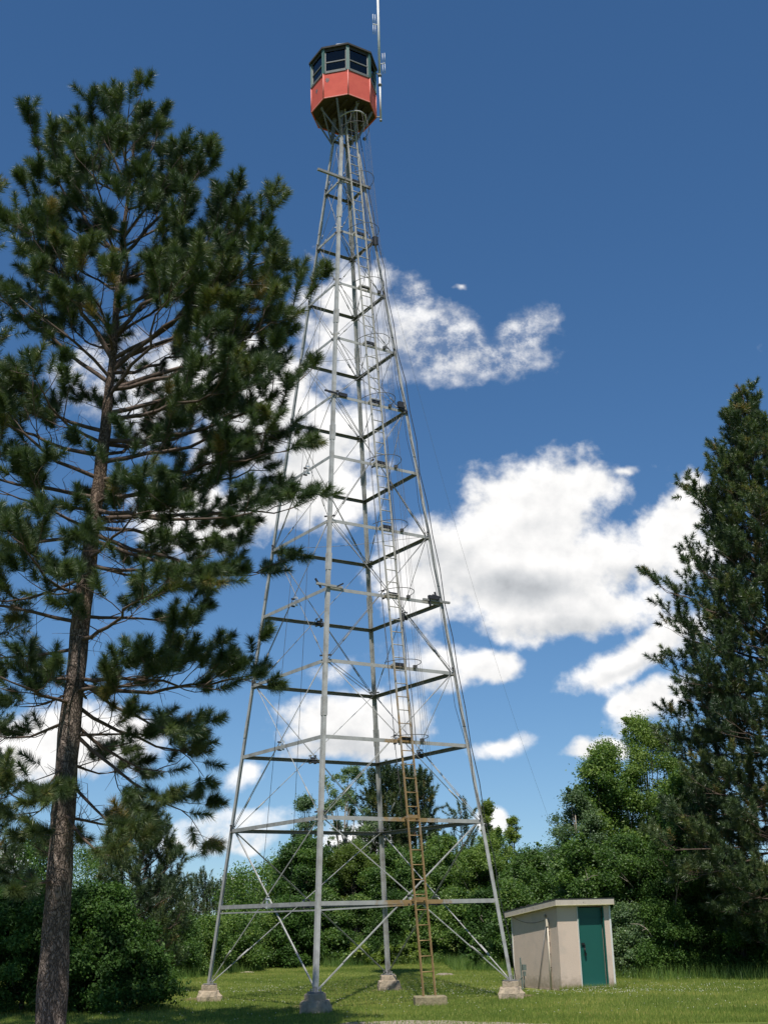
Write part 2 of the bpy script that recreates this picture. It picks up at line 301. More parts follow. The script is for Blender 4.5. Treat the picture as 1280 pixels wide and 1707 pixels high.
def rusty(name, clean, zhi, zlo=None, ladder=False):
    m = M(name, clean, 0.7, 0.1, 0.2, 5); t = m.node_tree; L = t.links; b = t.nodes['Principled BSDF']
    src = b.inputs['Base Color'].links[0].from_socket
    g = t.nodes.new('ShaderNodeNewGeometry'); s = t.nodes.new('ShaderNodeSeparateXYZ'); L.new(g.outputs['Position'], s.inputs[0])
    n = t.nodes.new('ShaderNodeTexNoise'); n.inputs['Scale'].default_value = 7; n.inputs['Detail'].default_value = 8; L.new(g.outputs['Position'], n.inputs['Vector'])
    mr = t.nodes.new('ShaderNodeMapRange'); mr.inputs[1].default_value = zhi; mr.inputs[2].default_value = 0.0; mr.inputs[3].default_value = -0.35; mr.inputs[4].default_value = 1.05
    if ladder: L.new(s.outputs[2], mr.inputs[0])
    else:       # rust washed off the ladder on to the girts: distance from the ladder line, low levels only
        x = t.nodes.new('ShaderNodeVectorMath'); x.operation = 'DISTANCE'; L.new(g.outputs['Position'], x.inputs[0])
        c = t.nodes.new('ShaderNodeCombineXYZ'); L.new(s.outputs[2], c.inputs[2])
        for i, (q0, q1) in enumerate(LADLINE):
            q = t.nodes.new('ShaderNodeMath'); q.operation = 'MULTIPLY_ADD'; L.new(s.outputs[2], q.inputs[0]); q.inputs[1].default_value = q1; q.inputs[2].default_value = q0; L.new(q.outputs[0], c.inputs[i])
        L.new(c.outputs[0], x.inputs[1])
        z = t.nodes.new('ShaderNodeMath'); z.operation = 'MULTIPLY_ADD'; L.new(s.outputs[2], z.inputs[0]); z.inputs[1].default_value = 0.12; L.new(x.outputs['Value'], z.inputs[2])
        L.new(z.outputs[0], mr.inputs[0])
    a = t.nodes.new('ShaderNodeMath'); a.operation = 'MULTIPLY_ADD'; L.new(n.outputs['Fac'], a.inputs[0]); a.inputs[1].default_value = 1.5; L.new(mr.outputs[0], a.inputs[2])
    m2 = t.nodes.new('ShaderNodeMapRange'); m2.inputs[1].default_value = 0.75; m2.inputs[2].default_value = 1.15; L.new(a.outputs[0], m2.inputs[0])
    rc = t.nodes.new('ShaderNodeMix'); rc.data_type = 'RGBA'; L.new(n.outputs['Fac'], rc.inputs[0]); rc.inputs[6].default_value = (0.13, 0.07, 0.03, 1); rc.inputs[7].default_value = (0.42, 0.285, 0.125, 1)
    x2 = t.nodes.new('ShaderNodeMix'); x2.data_type = 'RGBA'; L.new(m2.outputs[0], x2.inputs[0]); L.new(src, x2.inputs[6]); L.new(rc.outputs[2], x2.inputs[7]); L.new(x2.outputs[2], b.inputs['Base Color'])
    return m
gl = bpy.data.materials.new('dark_window_glass'); gl.use_nodes = True; _t = gl.node_tree; _t.nodes.remove(_t.nodes['Principled BSDF'])
_a = _t.nodes.new('ShaderNodeBsdfTransparent'); _a.inputs[0].default_value = (0.55, 0.6, 0.65, 1); _g = _t.nodes.new('ShaderNodeBsdfGlossy'); _g.inputs['Roughness'].default_value = 0.04
_g.inputs[0].default_value = (0.8, 0.85, 0.9, 1); _f = _t.nodes.new('ShaderNodeFresnel'); _f.inputs[0].default_value = 1.5
_m = _t.nodes.new('ShaderNodeMixShader'); _t.links.new(_f.outputs[0], _m.inputs[0]); _t.links.new(_a.outputs[0], _m.inputs[1]); _t.links.new(_g.outputs[0], _m.inputs[2])
_t.links.new(_m.outputs[0], _t.nodes['Material Output'].inputs[0])
needle = leafmat('pine_needles', [(0.0, (0.0384, 0.0647, 0.0315)), (0.5, (0.0652, 0.1002, 0.0372)), (0.85, (0.1247, 0.1535, 0.0458)), (1.0, (0.2305, 0.1616, 0.0572))], 0.42, 0.16, 0.5)
leafg = leafmat('green_leaves', [(0.0, (0.0399, 0.0857, 0.0202)), (0.5, (0.0909, 0.1635, 0.0338)), (1.0, (0.1999, 0.2725, 0.0592))], 0.5, 0.33, 0.35)
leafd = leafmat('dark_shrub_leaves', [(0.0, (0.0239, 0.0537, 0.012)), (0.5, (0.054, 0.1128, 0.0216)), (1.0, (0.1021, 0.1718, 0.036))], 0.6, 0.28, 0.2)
leafa = leafmat('grey_green_leaves', [(0.0, (0.0668, 0.1117, 0.0522)), (0.5, (0.1117, 0.1785, 0.0744)), (1.0, (0.2231, 0.2827, 0.134))], 0.5, 0.33, 0.4)
leafy = leafmat('yellow_green_leaves', [(0.0, (0.0714, 0.1102, 0.0204)), (0.5, (0.1428, 0.1984, 0.0339)), (1.0, (0.238, 0.2866, 0.0564))], 0.5, 0.35, 0.35)
grassm = leafmat('grass_blades', [(0.0, (0.0778, 0.1286, 0.0216)), (0.5, (0.159, 0.2193, 0.0379)), (0.9, (0.268, 0.2949, 0.0607)), (1.0, (0.4321, 0.363, 0.1216))], 0.6, 0.3, 0.3)

# ------------------------------------------------------------------ ground
def lawn_mat():
    m = bpy.data.materials.new('lawn'); m.use_nodes = True; t = m.node_tree; L = t.links; b = t.nodes['Principled BSDF']
    g = t.nodes.new('ShaderNodeNewGeometry')
    def nz(s, d, r=0.6):
        n = t.nodes.new('ShaderNodeTexNoise'); n.inputs['Scale'].default_value = s; n.inputs['Detail'].default_value = d; n.inputs['Roughness'].default_value = r; L.new(g.outputs['Position'], n.inputs['Vector']); return n.outputs['Fac']
    r = t.nodes.new('ShaderNodeValToRGB'); L.new(nz(0.55, 8, 0.7), r.inputs[0]); e = r.color_ramp.elements
    e[0].position = 0.32; e[0].color = (0.07, 0.10, 0.02, 1); e[1].position = 0.68; e[1].color = (0.21, 0.22, 0.06, 1)
    x = e.new(0.5); x.color = (0.13, 0.16, 0.035, 1)
    r2 = t.nodes.new('ShaderNodeMapRange'); r2.inputs[1].default_value = 0.3; r2.inputs[2].default_value = 0.7; r2.inputs[3].default_value = 0.6; r2.inputs[4].default_value = 1.4; L.new(nz(22, 6), r2.inputs[0])
    v = t.nodes.new('ShaderNodeVectorMath'); v.operation = 'SCALE'; L.new(r.outputs[0], v.inputs[0]); L.new(r2.outputs[0], v.inputs['Scale'])
    mr = t.nodes.new('ShaderNodeMapRange'); mr.inputs[1].default_value = 0.66; mr.inputs[2].default_value = 0.76; L.new(nz(0.9, 5), mr.inputs[0])
    mxx = t.nodes.new('ShaderNodeMix'); mxx.data_type = 'RGBA'; L.new(mr.outputs[0], mxx.inputs[0]); L.new(v.outputs[0], mxx.inputs[6]); mxx.inputs[7].default_value = (0.17, 0.14, 0.075, 1)
    cur = mxx.outputs[2]
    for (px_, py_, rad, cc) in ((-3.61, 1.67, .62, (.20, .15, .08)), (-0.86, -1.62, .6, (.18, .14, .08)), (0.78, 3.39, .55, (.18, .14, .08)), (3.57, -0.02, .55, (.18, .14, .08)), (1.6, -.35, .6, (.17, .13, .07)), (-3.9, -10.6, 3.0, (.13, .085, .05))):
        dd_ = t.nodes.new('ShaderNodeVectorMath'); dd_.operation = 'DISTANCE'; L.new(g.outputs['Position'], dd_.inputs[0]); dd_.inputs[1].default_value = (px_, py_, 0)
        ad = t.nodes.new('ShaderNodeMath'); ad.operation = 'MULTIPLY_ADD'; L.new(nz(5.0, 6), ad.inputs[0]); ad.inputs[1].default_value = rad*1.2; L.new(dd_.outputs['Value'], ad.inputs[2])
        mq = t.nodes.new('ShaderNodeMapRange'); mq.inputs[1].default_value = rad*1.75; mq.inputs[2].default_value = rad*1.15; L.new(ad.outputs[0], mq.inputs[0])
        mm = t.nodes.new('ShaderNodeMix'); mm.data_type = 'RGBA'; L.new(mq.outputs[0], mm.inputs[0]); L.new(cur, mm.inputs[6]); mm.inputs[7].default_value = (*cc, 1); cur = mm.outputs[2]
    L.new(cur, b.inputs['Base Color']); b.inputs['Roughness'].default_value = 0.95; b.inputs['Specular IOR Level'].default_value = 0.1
    bp = t.nodes.new('ShaderNodeBump'); bp.inputs['Strength'].default_value = 0.8; bp.inputs['Distance'].default_value = 0.05; L.new(nz(30, 5), bp.inputs['Height']); L.new(bp.outputs[0], b.inputs['Normal'])
    return m
def gz(x, y):       # gentle swells of the lawn
    f = 0.03*np.sin(x*0.7+1)*np.cos(y*0.45)+0.02*np.sin(y*1.1+x*0.4)
    return f*np.clip((np.hypot(x-2, y-2)-6.5)/4, 0, 1)
def grid_axis(lo, hi, step, far):
    a = list(np.arange(lo, hi+step/2, step)); k = step
    while a[-1] < far: k *= 1.5; a.append(a[-1]+k)
    k = step
    while a[0] > -far: k *= 1.5; a.insert(0, a[0]-k)
    return np.array(a)
gx = grid_axis(-16, 20, 0.5, 3500); gy = grid_axis(-32, 40, 0.5, 3500)
X, Y = np.meshgrid(gx, gy); Z = gz(X, Y)
V = np.stack([X, Y, Z], -1).reshape(-1, 3); nx = len(gx); ii, jj = np.meshgrid(np.arange(nx-1), np.arange(len(gy)-1)); q = (jj*nx+ii).ravel()
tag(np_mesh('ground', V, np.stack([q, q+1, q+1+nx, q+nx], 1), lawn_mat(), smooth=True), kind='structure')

def track():
    xs = np.linspace(-30, 40, 600); r9 = np.random.default_rng(9)
    e = -5.80-0.75*np.clip(xs-1.4,0,99)-1.2*np.clip(-.1-xs,0,99)+0.05*np.sin(xs*3.1)+0.05*np.sin(xs*7.7+1)+r9.normal(0, .02, 600); V = []
    for k in range(5): V.append(np.stack([xs, e-2.2*k/4, gz(xs, e)*0+gz(xs, e-2.2*k/4)+0.006], 1))
    V = np.stack(V, 1).reshape(-1, 3); i = np.arange(599); F_ = np.concatenate([np.stack([i*5+k, i*5+k+1, (i+1)*5+k+1, (i+1)*5+k], 1)[:, ::-1] for k in range(4)])
    return np_mesh('gravel_path', V, F_, M('gravel', (.30, .25, .19), .95, 0, .35, 30, bump=.6, second=(.16, .14, .06), sfac=(.5, .7), sscale=5)), xs, e
trk, txs, tes = track(); tag(trk, kind='structure')
def blades(n, x0, x1, y0, y1, h, wd, mat, name, near=True, lean=0.35, keep=None, tintf=None):
    y = y0+(y1-y0)*rng.random(n)**(1.7 if near else 1); x = x0+(x1-x0)*rng.random(n)
    if keep is not None:
        k = keep(x, y); x = x[k]; y = y[k]; n = len(x)
    z = gz(x, y); hh = h*(0.5+rng.random(n)); a = rng.random(n)*2*np.pi; l = hh*lean*rng.random(n); b = rng.random(n)*2*np.pi
    P = np.stack([x, y, z-0.005], 1); d = np.stack([np.cos(a), np.sin(a), np.zeros(n)], 1)*wd/2
    T = P+np.stack([np.cos(b)*l, np.sin(b)*l, hh], 1)
    V = np.stack([P-d, P+d, T], 1).reshape(-1, 3); Fc = np.arange(3*n).reshape(-1, 3)
    ti = np.clip(0.5+0.22*rng.standard_normal(n)+0.25*np.sin(x*1.3+np.sin(y*.9)*2)*np.sin(y*1.1+x*.3), 0, 1)
    return np_mesh(name, V, Fc, mat, tint=np.repeat(ti, 3))
SHX = []   # lawn footprint filter: nothing to grow inside the shed
def lawn_keep(x, y):
    ok = ~((x > 4.0) & (x < 6.3) & (y > 1.25+(x-4.76)*0.29) & (y < 5))
    ok &= (y > np.interp(x, txs, tes)-.03) | (y < np.interp(x, txs, tes)-2.2) | (rng.random(len(x)) < .45)
    for (fx, fy) in ((-3.61, 1.67), (-0.86, -1.62), (0.78, 3.39), (3.57, -0.02)): ok &= np.hypot(x-fx, y-fy) > 0.33+0.22*rng.random(len(x))**2
    return ok
tag(blades(420000, -9, 14, -8, 30, 0.055, 0.011, grassm, 'grass', keep=lawn_keep), 'short mown grass covering the lawn round the tower', 'grass', kind='stuff')

# ------------------------------------------------------------------ tower
ANG = R_(-12.8037); ZL = [0]+[0.46917584, 0.95651284, 1.44166448, 1.9273841, 2.42803778, 2.91672081, 3.40178334, 3.89449349, 4.37536439, 4.86541215, 5.3549649, 5.85803969, 6.34879024]
WT = 0.10255; HT = ZL[-1]
ZL = [i*HT/13 for i in range(14)]
def half(zu): return (1+(WT-1)*zu/HT)*S
LEGA = {'L': math.pi, 'F': -math.pi/2, 'B': math.pi/2, 'R': 0.0}
def legp(k, zu): 
    a = LEGA[k]+ANG; h = half(zu); return np.array([h*math.cos(a), h*math.sin(a), zu*S+ZF])
FACES = [('L', 'F'), ('F', 'R'), ('R', 'B'), ('B', 'L')]
LT = 0.535   # where on the F-R face the ladder climbs
def ladp(zu, out=0.10):
    a = legp('F', zu); b = legp('R', zu); p = a+(b-a)*LT
    d = b-a; d /= np.linalg.norm(d); n = np.array([d[1], -d[0], 0]); return p+n*out, d, n
_p0 = ladp(0)[0]; _p1 = ladp(HT)[0]
LADLINE = [((_p0[i]-(_p1[i]-_p0[i])/(_p1[2]-_p0[2])*_p0[2]), (_p1[i]-_p0[i])/(_p1[2]-_p0[2])) for i in (0, 1)]
galvr = rusty('galvanised_steel_rust_stained', (0.355, 0.352, 0.335), 1.7)
ladm = rusty('ladder_steel', (0.40, 0.38, 0.34), 10.0, ladder=True)
cable_r = galvd
tower = tag(empty('lookout_tower', (0, 0, 0)), 'tall galvanised steel lattice fire lookout tower with a red cabin on top', 'lookout tower')
def facen(a, b, zu):
    p = legp(a, zu); q = legp(b, zu); d = q-p; d /= np.linalg.norm(d); n = np.array([d[1], -d[0], 0]); return p, q, d, n
# legs
for k in 'LFBR':
    mb = MB(); others = [x for f in FACES for x in f if k in f and x != k]
    p0, p1 = legp(k, 0), legp(k, HT)
    a = legp(others[0], 0)-p0; a /= np.linalg.norm(a); b = legp(others[1], 0)-p0; b /= np.linalg.norm(b)
    zc = [0, 2, 4, 6, 8, 10, 12, 13]
    for i in range(len(zc)-1):
        w_ = 0.092-0.002*i; mb.angle(legp(k, ZL[zc[i]]), legp(k, ZL[zc[i+1]]), a, b, w_, 0.012)
    # splice plates just above alternate levels
    for i in (3, 5, 7, 9, 11):
        for (dd, ee) in ((a, b), (b, a)):
            c0 = legp(k, ZL[i]+0.12)-ee*0.006+dd*0.055; c1 = legp(k, ZL[i]+0.24)-ee*0.006+dd*0.055
            mb.prism([(-0.045, 0), (0.045, 0), (0.045, 0.005), (-0.045, 0.005)], c0-ee*0.004, c1-ee*0.004, dd, ee)
    leg = mb.build('leg', galv, tower)
    mb = MB(); mb.box(p0+(a+b)*0.05+np.array([0, 0, 0.012]), 0.24, 0.24, 0.024, ANG+math.pi/4)
    for s_ in (a, b):
        mb.bar(p0+s_*0.14+np.array([0, 0, 0.02]), p0+s_*0.14+np.array([0, 0, 0.08]), 0.03); mb.box(p0+s_*0.02+(a+b)*0.02+np.array([0, 0, 0.07]), 0.05, 0.05, 0.10, ANG)
    mb.build('base_plate', galvd, leg)
# girts
for i in range(1, 14):
    for (a, b) in FACES:
        p, q_, d, n = facen(a, b, ZL[i]); mb = MB(); inn = -n*0.014; w_ = 0.088-0.002*i
        front = (a, b) in (('L', 'F'), ('F', 'R'))
        mb.angle(p+inn+d*0.02, q_+inn-d*0.02, -n, np.array([0, 0, -1.0]), w_, 0.009)
        if i == 1 and front: # lower tie bar of the first ring
            mb.bar(p-n*0.03+d*0.06+np.array([0, 0, -.17]), q_-n*0.03-d*0.06+np.array([0, 0, -.17]), 0.03, 0.03) if (a, b) == ('L', 'F') else mb.bar(p-n*0.03+d*0.06+np.array([0, 0, -.17]), p+(q_-p)*0.5-n*0.03+np.array([0, 0, -.1]), 0.03, 0.03)
        mb.build('girt', galvr if (a, b) == ('F', 'R') else (galv if front else dull_shade), tower)  # back faces get the steel with shade painted in
# cross bracing
PAN = [(0, 2), (2, 4), (4, 6), (6, 8), (8, 9), (9, 10), (10, 11), (11, 12), (12, 13)]
for (i, j) in PAN:
    for (a, b) in FACES:
        pa, pb, d, n = facen(a, b, ZL[i]); qa, qb, d2, n2 = facen(a, b, ZL[j])
        pa = pa+np.array([0, 0, .06 if i == 0 else -0.03]); pb = pb+np.array([0, 0, .06 if i == 0 else -0.03])
        for s_, (u0, u1) in enumerate(((pa+d*0.09, qb-d*0.07), (pb-d*0.09, qa+d*0.07))):
            mb = MB(); o_ = -n*(0.035+0.03*s_)
            w_ = 0.022 if i == 0 else (0.018 if i < 8 else 0.014)
            if i == 0: mb.angle(u0+o_, u1+o_, -n, np.array([0, 0, -1.0]), w_+0.008, 0.007)
            else: mb.tube([u0+o_, u1+o_], w_/2, 6)
            if 2 <= i < 8 and s_ == 0: mb.tube([u0+o_+np.array([0, 0, .07]), u1+o_+np.array([0, 0, -.03])], 0.007, 5)
            # turnbuckle sleeve
            m0 = u0+(u1-u0)*0.14; m1 = u0+(u1-u0)*0.20
            mb.tube([m0+o_, m1+o_], w_/2+0.008, 6)
            mb.build('brace', galv if i < 4 else galvd, tower)
# plan bracing
for i, kinds in ((4, 'FB'), (6, 'FBLR'), (8, 'FB'), (9, 'FBLR'), (10, 'FB'), (11, 'FB'), (12, 'FB')):
    for x in range(0, len(kinds), 2):
        p = legp(kinds[x], ZL[i]); q_ = legp(kinds[x+1], ZL[i]); mb = MB(); d = (q_-p)/np.linalg.norm(q_-p); e = np.array([-d[1], d[0], 0])
        if kinds[x] == 'F':
            mb.tube([p+d*.1+e*.05, q_-d*.1+e*.05], 0.008, 5); mb.tube([p+d*.1-e*.05, q_-d*.1-e*.05], 0.008, 5)
        else: mb.tube([p+d*.08, (p+q_)/2-np.array([0, 0, .06]), q_-d*.08], 0.006, 5)
        mb.build('cross_tie', galvd, tower)
# gussets at X centres and leg joints
for i in (1, 3, 5, 7):
    for (a, b) in FACES:
        p, q_, d, n = facen(a, b, ZL[i]); c = (p+q_)/2-n*0.03; mb = MB(); rz = math.atan2(d[1], d[0])
        back = (a, b) in (('R', 'B'), ('B', 'L'))
        mb.box(c-n*0.035+np.array([0, 0, -0.01]), 0.15 if back else 0.10, 0.012, 0.13, rz, 1 if back else 0)
        if back: mb.box(c-n*0.08+np.array([0, 0, -0.07]), 0.16, 0.10, 0.05, rz, 1)
        for sx in (-1, 1):
            for sz in (-1, 1):
                mb.bar(c+d*sx*0.07+np.array([0, 0, sz*0.09])+n*0.03, c+d*sx*0.07+np.array([0, 0, sz*0.09])-n*0.06, 0.034, 0.034, mi=0 if sx > 0 else 1)
        mb.build('gusset', [bright if not back else galvd, hard], tower)
for i in (2, 4, 6, 8, 9, 10, 11, 12):
    for k in 'LFBR':
        p = legp(k, ZL[i]); mb = MB(); a2 = LEGA[k]+ANG; outw = np.array([math.cos(a2), math.sin(a2), 0]); tg = np.array([-outw[1], outw[0], 0])
        sc_ = 1.0 if i < 9 else 0.8
        for sx in (-1, 1):
            for sz in (-1, 1):
                c = p-outw*0.06+tg*sx*0.10*sc_+np.array([0, 0, sz*0.075])
                mb.bar(c-tg*sx*0.035, c+tg*sx*0.03, 0.038*sc_, 0.032*sc_, mi=1 if (sz > 0) == (i % 2 == 0) else 0)
            mb.bar(p+tg*sx*0.05-outw*0.03+np.array([0, 0, -.1]), p+tg*sx*0.05-outw*0.03+np.array([0, 0, .1]), 0.05*sc_, 0.012)
        mb.build('joint_clamp', [galv if k == 'F' else galvd, hard], tower)
# old brackets
def bracket(px, i, k, pieces):
    mb = MB()
    for (c, sx, sy, sz, rz, mi) in pieces: mb.box(c, sx, sy, sz, rz, mi)
    return mb
dFR = facen('F', 'R', 0)[2]; nFR = facen('F', 'R', 0)[3]; rzF = math.atan2(dFR[1], dFR[0])
pF5 = legp('F', ZL[5]); mb = MB(); mb.bar(pF5-dFR*0.30+nFR*.04+np.array([0, 0, .02]), pF5+dFR*0.38+nFR*.04, 0.055, 0.05)
mb.bar(pF5-dFR*0.33+nFR*.04+np.array([0, 0, .13]), pF5-dFR*0.18+nFR*.04+np.array([0, 0, -0.07]), 0.035, mi=1)
mb.bar(pF5+dFR*0.40+nFR*.05+np.array([0, 0, .10]), pF5+dFR*0.22+nFR*.05+np.array([0, 0, .0]), 0.035, mi=1); mb.build('bracket', [galv, hard], tower)
pR5 = legp('R', ZL[5]); mb = MB(); mb.bar(pR5-dFR*0.62+nFR*.05, pR5+dFR*0.16+nFR*.05, 0.05, 0.05)
mb.box(pR5-dFR*0.32+nFR*.07+np.array([0, 0, .07]), 0.30, 0.08, 0.09, rzF, 1); mb.bar(pR5-dFR*.22+nFR*.06, pR5-dFR*.28+nFR*.06+np.array([0, 0, .22]), 0.035, mi=1); mb.bar(pR5-dFR*.46+nFR*.06+np.array([0, 0, .1]), pR5-dFR*.42+nFR*.06+np.array([0, 0, -.15]), 0.04, mi=1)
mb.bar(pR5-dFR*.1+nFR*.06+np.array([0, 0, .1]), pR5-dFR*.35+nFR*.06+np.array([0, 0, .14]), 0.03, mi=1); mb.build('bracket', [galvd, hard], tower)
pF8 = legp('F', ZL[8]); mb = MB(); mb.bar(pF8-dFR*0.26+nFR*.04+np.array([0, 0, .01]), pF8+dFR*0.10+nFR*.04, 0.04, 0.04, mi=1); mb.box(pF8+dFR*0.26+nFR*.03, 0.24, 0.06, 0.09, rzF, 1); mb.build('bracket', [galv, hard], tower)
pR8 = legp('R', ZL[8]); mb = MB(); mb.box(pR8-dFR*.24+nFR*.05+np.array([0, 0, .10]), 0.16, 0.09, 0.16, rzF, 1); mb.bar(pR8-dFR*.28+nFR*.05+np.array([0, 0, .02]), pR8-dFR*.02+np.array([0, 0, -.06]), 0.07, mi=1); mb.build('bracket', [galv, hard], tower)
pR11 = legp('R', ZL[11]); mb = MB(); mb.box(pR11-dFR*.06+nFR*.05+np.array([0, 0, -.06]), 0.13, 0.12, 0.24, rzF, 1); mb.build('bracket', [galv, hard], tower)
pF12 = legp('F', ZL[12]); pR12 = legp('R', ZL[12]); mb = MB(); mb.bar(pF12-dFR*0.72+nFR*.05+np.array([0, 0, .02]), pR12+dFR*.03+nFR*.05, 0.065, 0.065); mb.box(pF12+dFR*.46+nFR*.06, 0.24, 0.1, 0.12, rzF, 1); mb.build('bracket', [galvd, hard], tower)
# ladder
lad = MB(); LW = 0.15
zb = 0.0; zt = HT+0.22
for s_ in (-1, 1):
    mb = MB()
    pts = []
    for z in np.linspace(zb-0.055, zt, 2):
        p, d, n = ladp(z); pts.append(p+d*s_*LW)
    mb.bar(pts[0], pts[1], 0.022, 0.05, up=tuple(nFR)); 
    if s_ < 0: ladder = mb.build('ladder', ladm, tower)
    else: mb.build('rail', ladm, ladder)
nr = 74
for i in range(nr):
    z = 0.08+(zt-0.1)*i/nr; p, d, n = ladp(z); mb = MB(); mb.tube([p-d*LW, p+d*LW], 0.012, 6); mb.build('rung', ladm, ladder)
for i in range(1, 14):   # stand-off brackets
    p, d, n = ladp(ZL[i]); mb = MB()
    for s_ in (-1, 1): mb.bar(p+d*s_*LW-n*0.11, p+d*s_*LW+n*.0, 0.03, 0.05)
    mb.box(p-n*0.045+np.array([0, 0, .02]), 0.26, 0.05, 0.07, rzF, 1)
    mb.build('stand_off', [ladm, hard if i > 2 else ladm], ladder)
# safety cage
cage = None
def hoop(zu, r=0.42):
    p, d, n = ladp(zu, 0.0); pts = []
    for t in np.linspace(0, math.pi, 17): pts.append(p+d*0.06-d*math.cos(t)*r+n*(0.03+math.sin(t)*r*1.45))
    return pts
hz = [ZL[i] for i in range(3, 14)]
for z in hz:
    mb = MB(); mb.tube(hoop(z+0.01), 0.0085, 5)
    pts = hoop(z+0.01); mb.box(pts[-1]+np.array([0, 0, -.02]), 0.08, 0.06, 0.07, rzF, 0)
    m_ = wire
    if cage is None: cage = mb.build('safety_cage', m_, tower)
    else: mb.build('hoop', m_, cage)
mb = MB(); mb.tube(hoop(HT+0.13, 0.36), 0.022, 6); mb.build('hoop', galv, cage)
for j in (1, 4, 6, 8, 10, 12, 15):
    mb = MB(); pts = []
    for z in [ZL[1]+0.1 if j == 12 else ZL[3]-0.08]+hz+[HT+0.13]:
        q_ = hoop(z, 0.42 if z <= HT else 0.36)[j] if z <= HT else hoop(HT, 0.38)[j]+np.array([0, 0, .4]); pts.append(q_+rng.normal(0, 0.008, 3))
    mb.tube(pts, 0.0042, 4); mb.build('strap', wire, cage)
# cables down the tower
def sag(a, b, s_, n=10, side=(0, 0, 0)):
    a = np.array(a, float); b = np.array(b, float); side = np.array(side, float)
    return [a+(b-a)*t+side*4*t*(1-t)*s_ for t in np.linspace(0, 1, n)]
for (off_, r_, i0) in ((0.10, 0.011, 0), (-0.05, 0.007, 2), (-0.17, 0.006, 3)):
    pts = []
    for i in range(13, i0-1, -1):
        for f_ in (0.0, 0.5):
            zz = ZL[i]+(f_*HT/13 if i < 13 else 0); p = legp('R', zz)+nFR*0.05+dFR*(0.02 if off_ > 0 else off_)+rng.normal(0, 0.015, 3); p = p+dFR*(0.05*(f_ > 0) if off_ > 0 else -0.05*(f_ > 0)); pts.append((zz, p))
    pts.sort(key=lambda t: -t[0]); mb = MB(); mb.tube([p for _, p in pts], r_, 5); mb.build('cable', cable, tower)
for (dd, r_) in ((0.27, 0.010), (0.34, 0.006), (-0.22, 0.007)):
    mb = MB(); pts = []
    for z in np.linspace(HT, ZL[3] if dd > 0 else ZL[2], 26): p, d, n = ladp(z, -0.02); pts.append(p+d*dd+rng.normal(0, 0.012, 3))
    mb.tube(pts, r_, 5); mb.build('cable', cable if r_ > .008 else wire, tower)
for (ox, oy, zt_, zb_) in ((-0.10, 0.05, 10, 1), (0.12, -0.1, 11, 1)):   # plumb wires hanging inside the tower
    mb = MB(); a_ = (legp('L', ZL[zt_])*0.62+legp('F', ZL[zt_])*0.38); b_ = (legp('L', ZL[zb_])*(0.55 if ox < 0 else .25)+legp('F', ZL[zb_])*(0.45 if ox < 0 else .75))
    mb.tube([a_, b_], 0.0055, 4); mb.build('cable', wire, tower)
# footings
def footing(k, wd, h, skew, rz):
    p = legp(k, 0); x, y = p[0], p[1]; mb = MB(); c = np.array([x, y, 0.0])
    a2 = LEGA[k]+ANG; c = c-np.array([math.cos(a2), math.sin(a2), 0])*0.06
    ca, sa = math.cos(rz), math.sin(rz); X_ = np.array([ca, sa, 0]); Y_ = np.array([-sa, ca, 0])
    prof = [(-0.08, wd*1.12), (0.10, wd*1.08), (h*0.62, wd*0.94), (h*0.66, wd*0.76), (h-0.015, wd*0.74), (h, wd*0.71)]
    rgx = np.random.default_rng(int(abs(x*100))); vs = []; fs = []; nseg = 7
    ring = []
    for (z, wd_) in prof:
        pts = []
        for e in range(4):
            for t in range(nseg):
                u_ = -1+2*t/nseg; q_ = {0: (u_, -1), 1: (1, u_), 2: (-u_, 1), 3: (-1, -u_)}[e]
                j = 0.035 if z < h*0.64 else 0.009
                pts.append(c+X_*(q_[0]*wd_/2+rgx.normal(0, j*.5)+skew*(1-z/h)*.5*(q_[0] > 0))+Y_*(q_[1]*wd_/2+rgx.normal(0, j*.5))+np.array([0, 0, z+rgx.normal(0, j*.25)*(0 < z < h-.02)]))
        ring.append(pts)
    m_ = 4*nseg
    for pts in ring: vs += pts
    for i in range(len(prof)-1):
        for t in range(m_): fs.append((i*m_+t, i*m_+(t+1) % m_, (i+1)*m_+(t+1) % m_, (i+1)*m_+t))
    fs.append(tuple((len(prof)-1)*m_+t for t in range(m_)))
    mb.add(vs, fs); return mb.build('footing', conc, tower)
footing('L', 0.46, 0.345, 0.0, R_(8)); footing('F', 0.52, 0.345, 0.06, R_(-3)); footing('B', 0.48, 0.345, 0.10, R_(5)); footing('R', 0.46, 0.345, 0.0, R_(-6))
# ladder pad
pp, _, _ = ladp(0); pad = MB(); zt0 = 0.175
lowp = pp
pad.box((lowp[0]+0.02, lowp[1]-0.02, 0.055), 0.66, 0.46, 0.23, R_(3)); pd = pad.build('ladder_footing', concp, tower)
bv = pd.modifiers.new('b', 'BEVEL'); bv.width = 0.02; bv.segments = 2

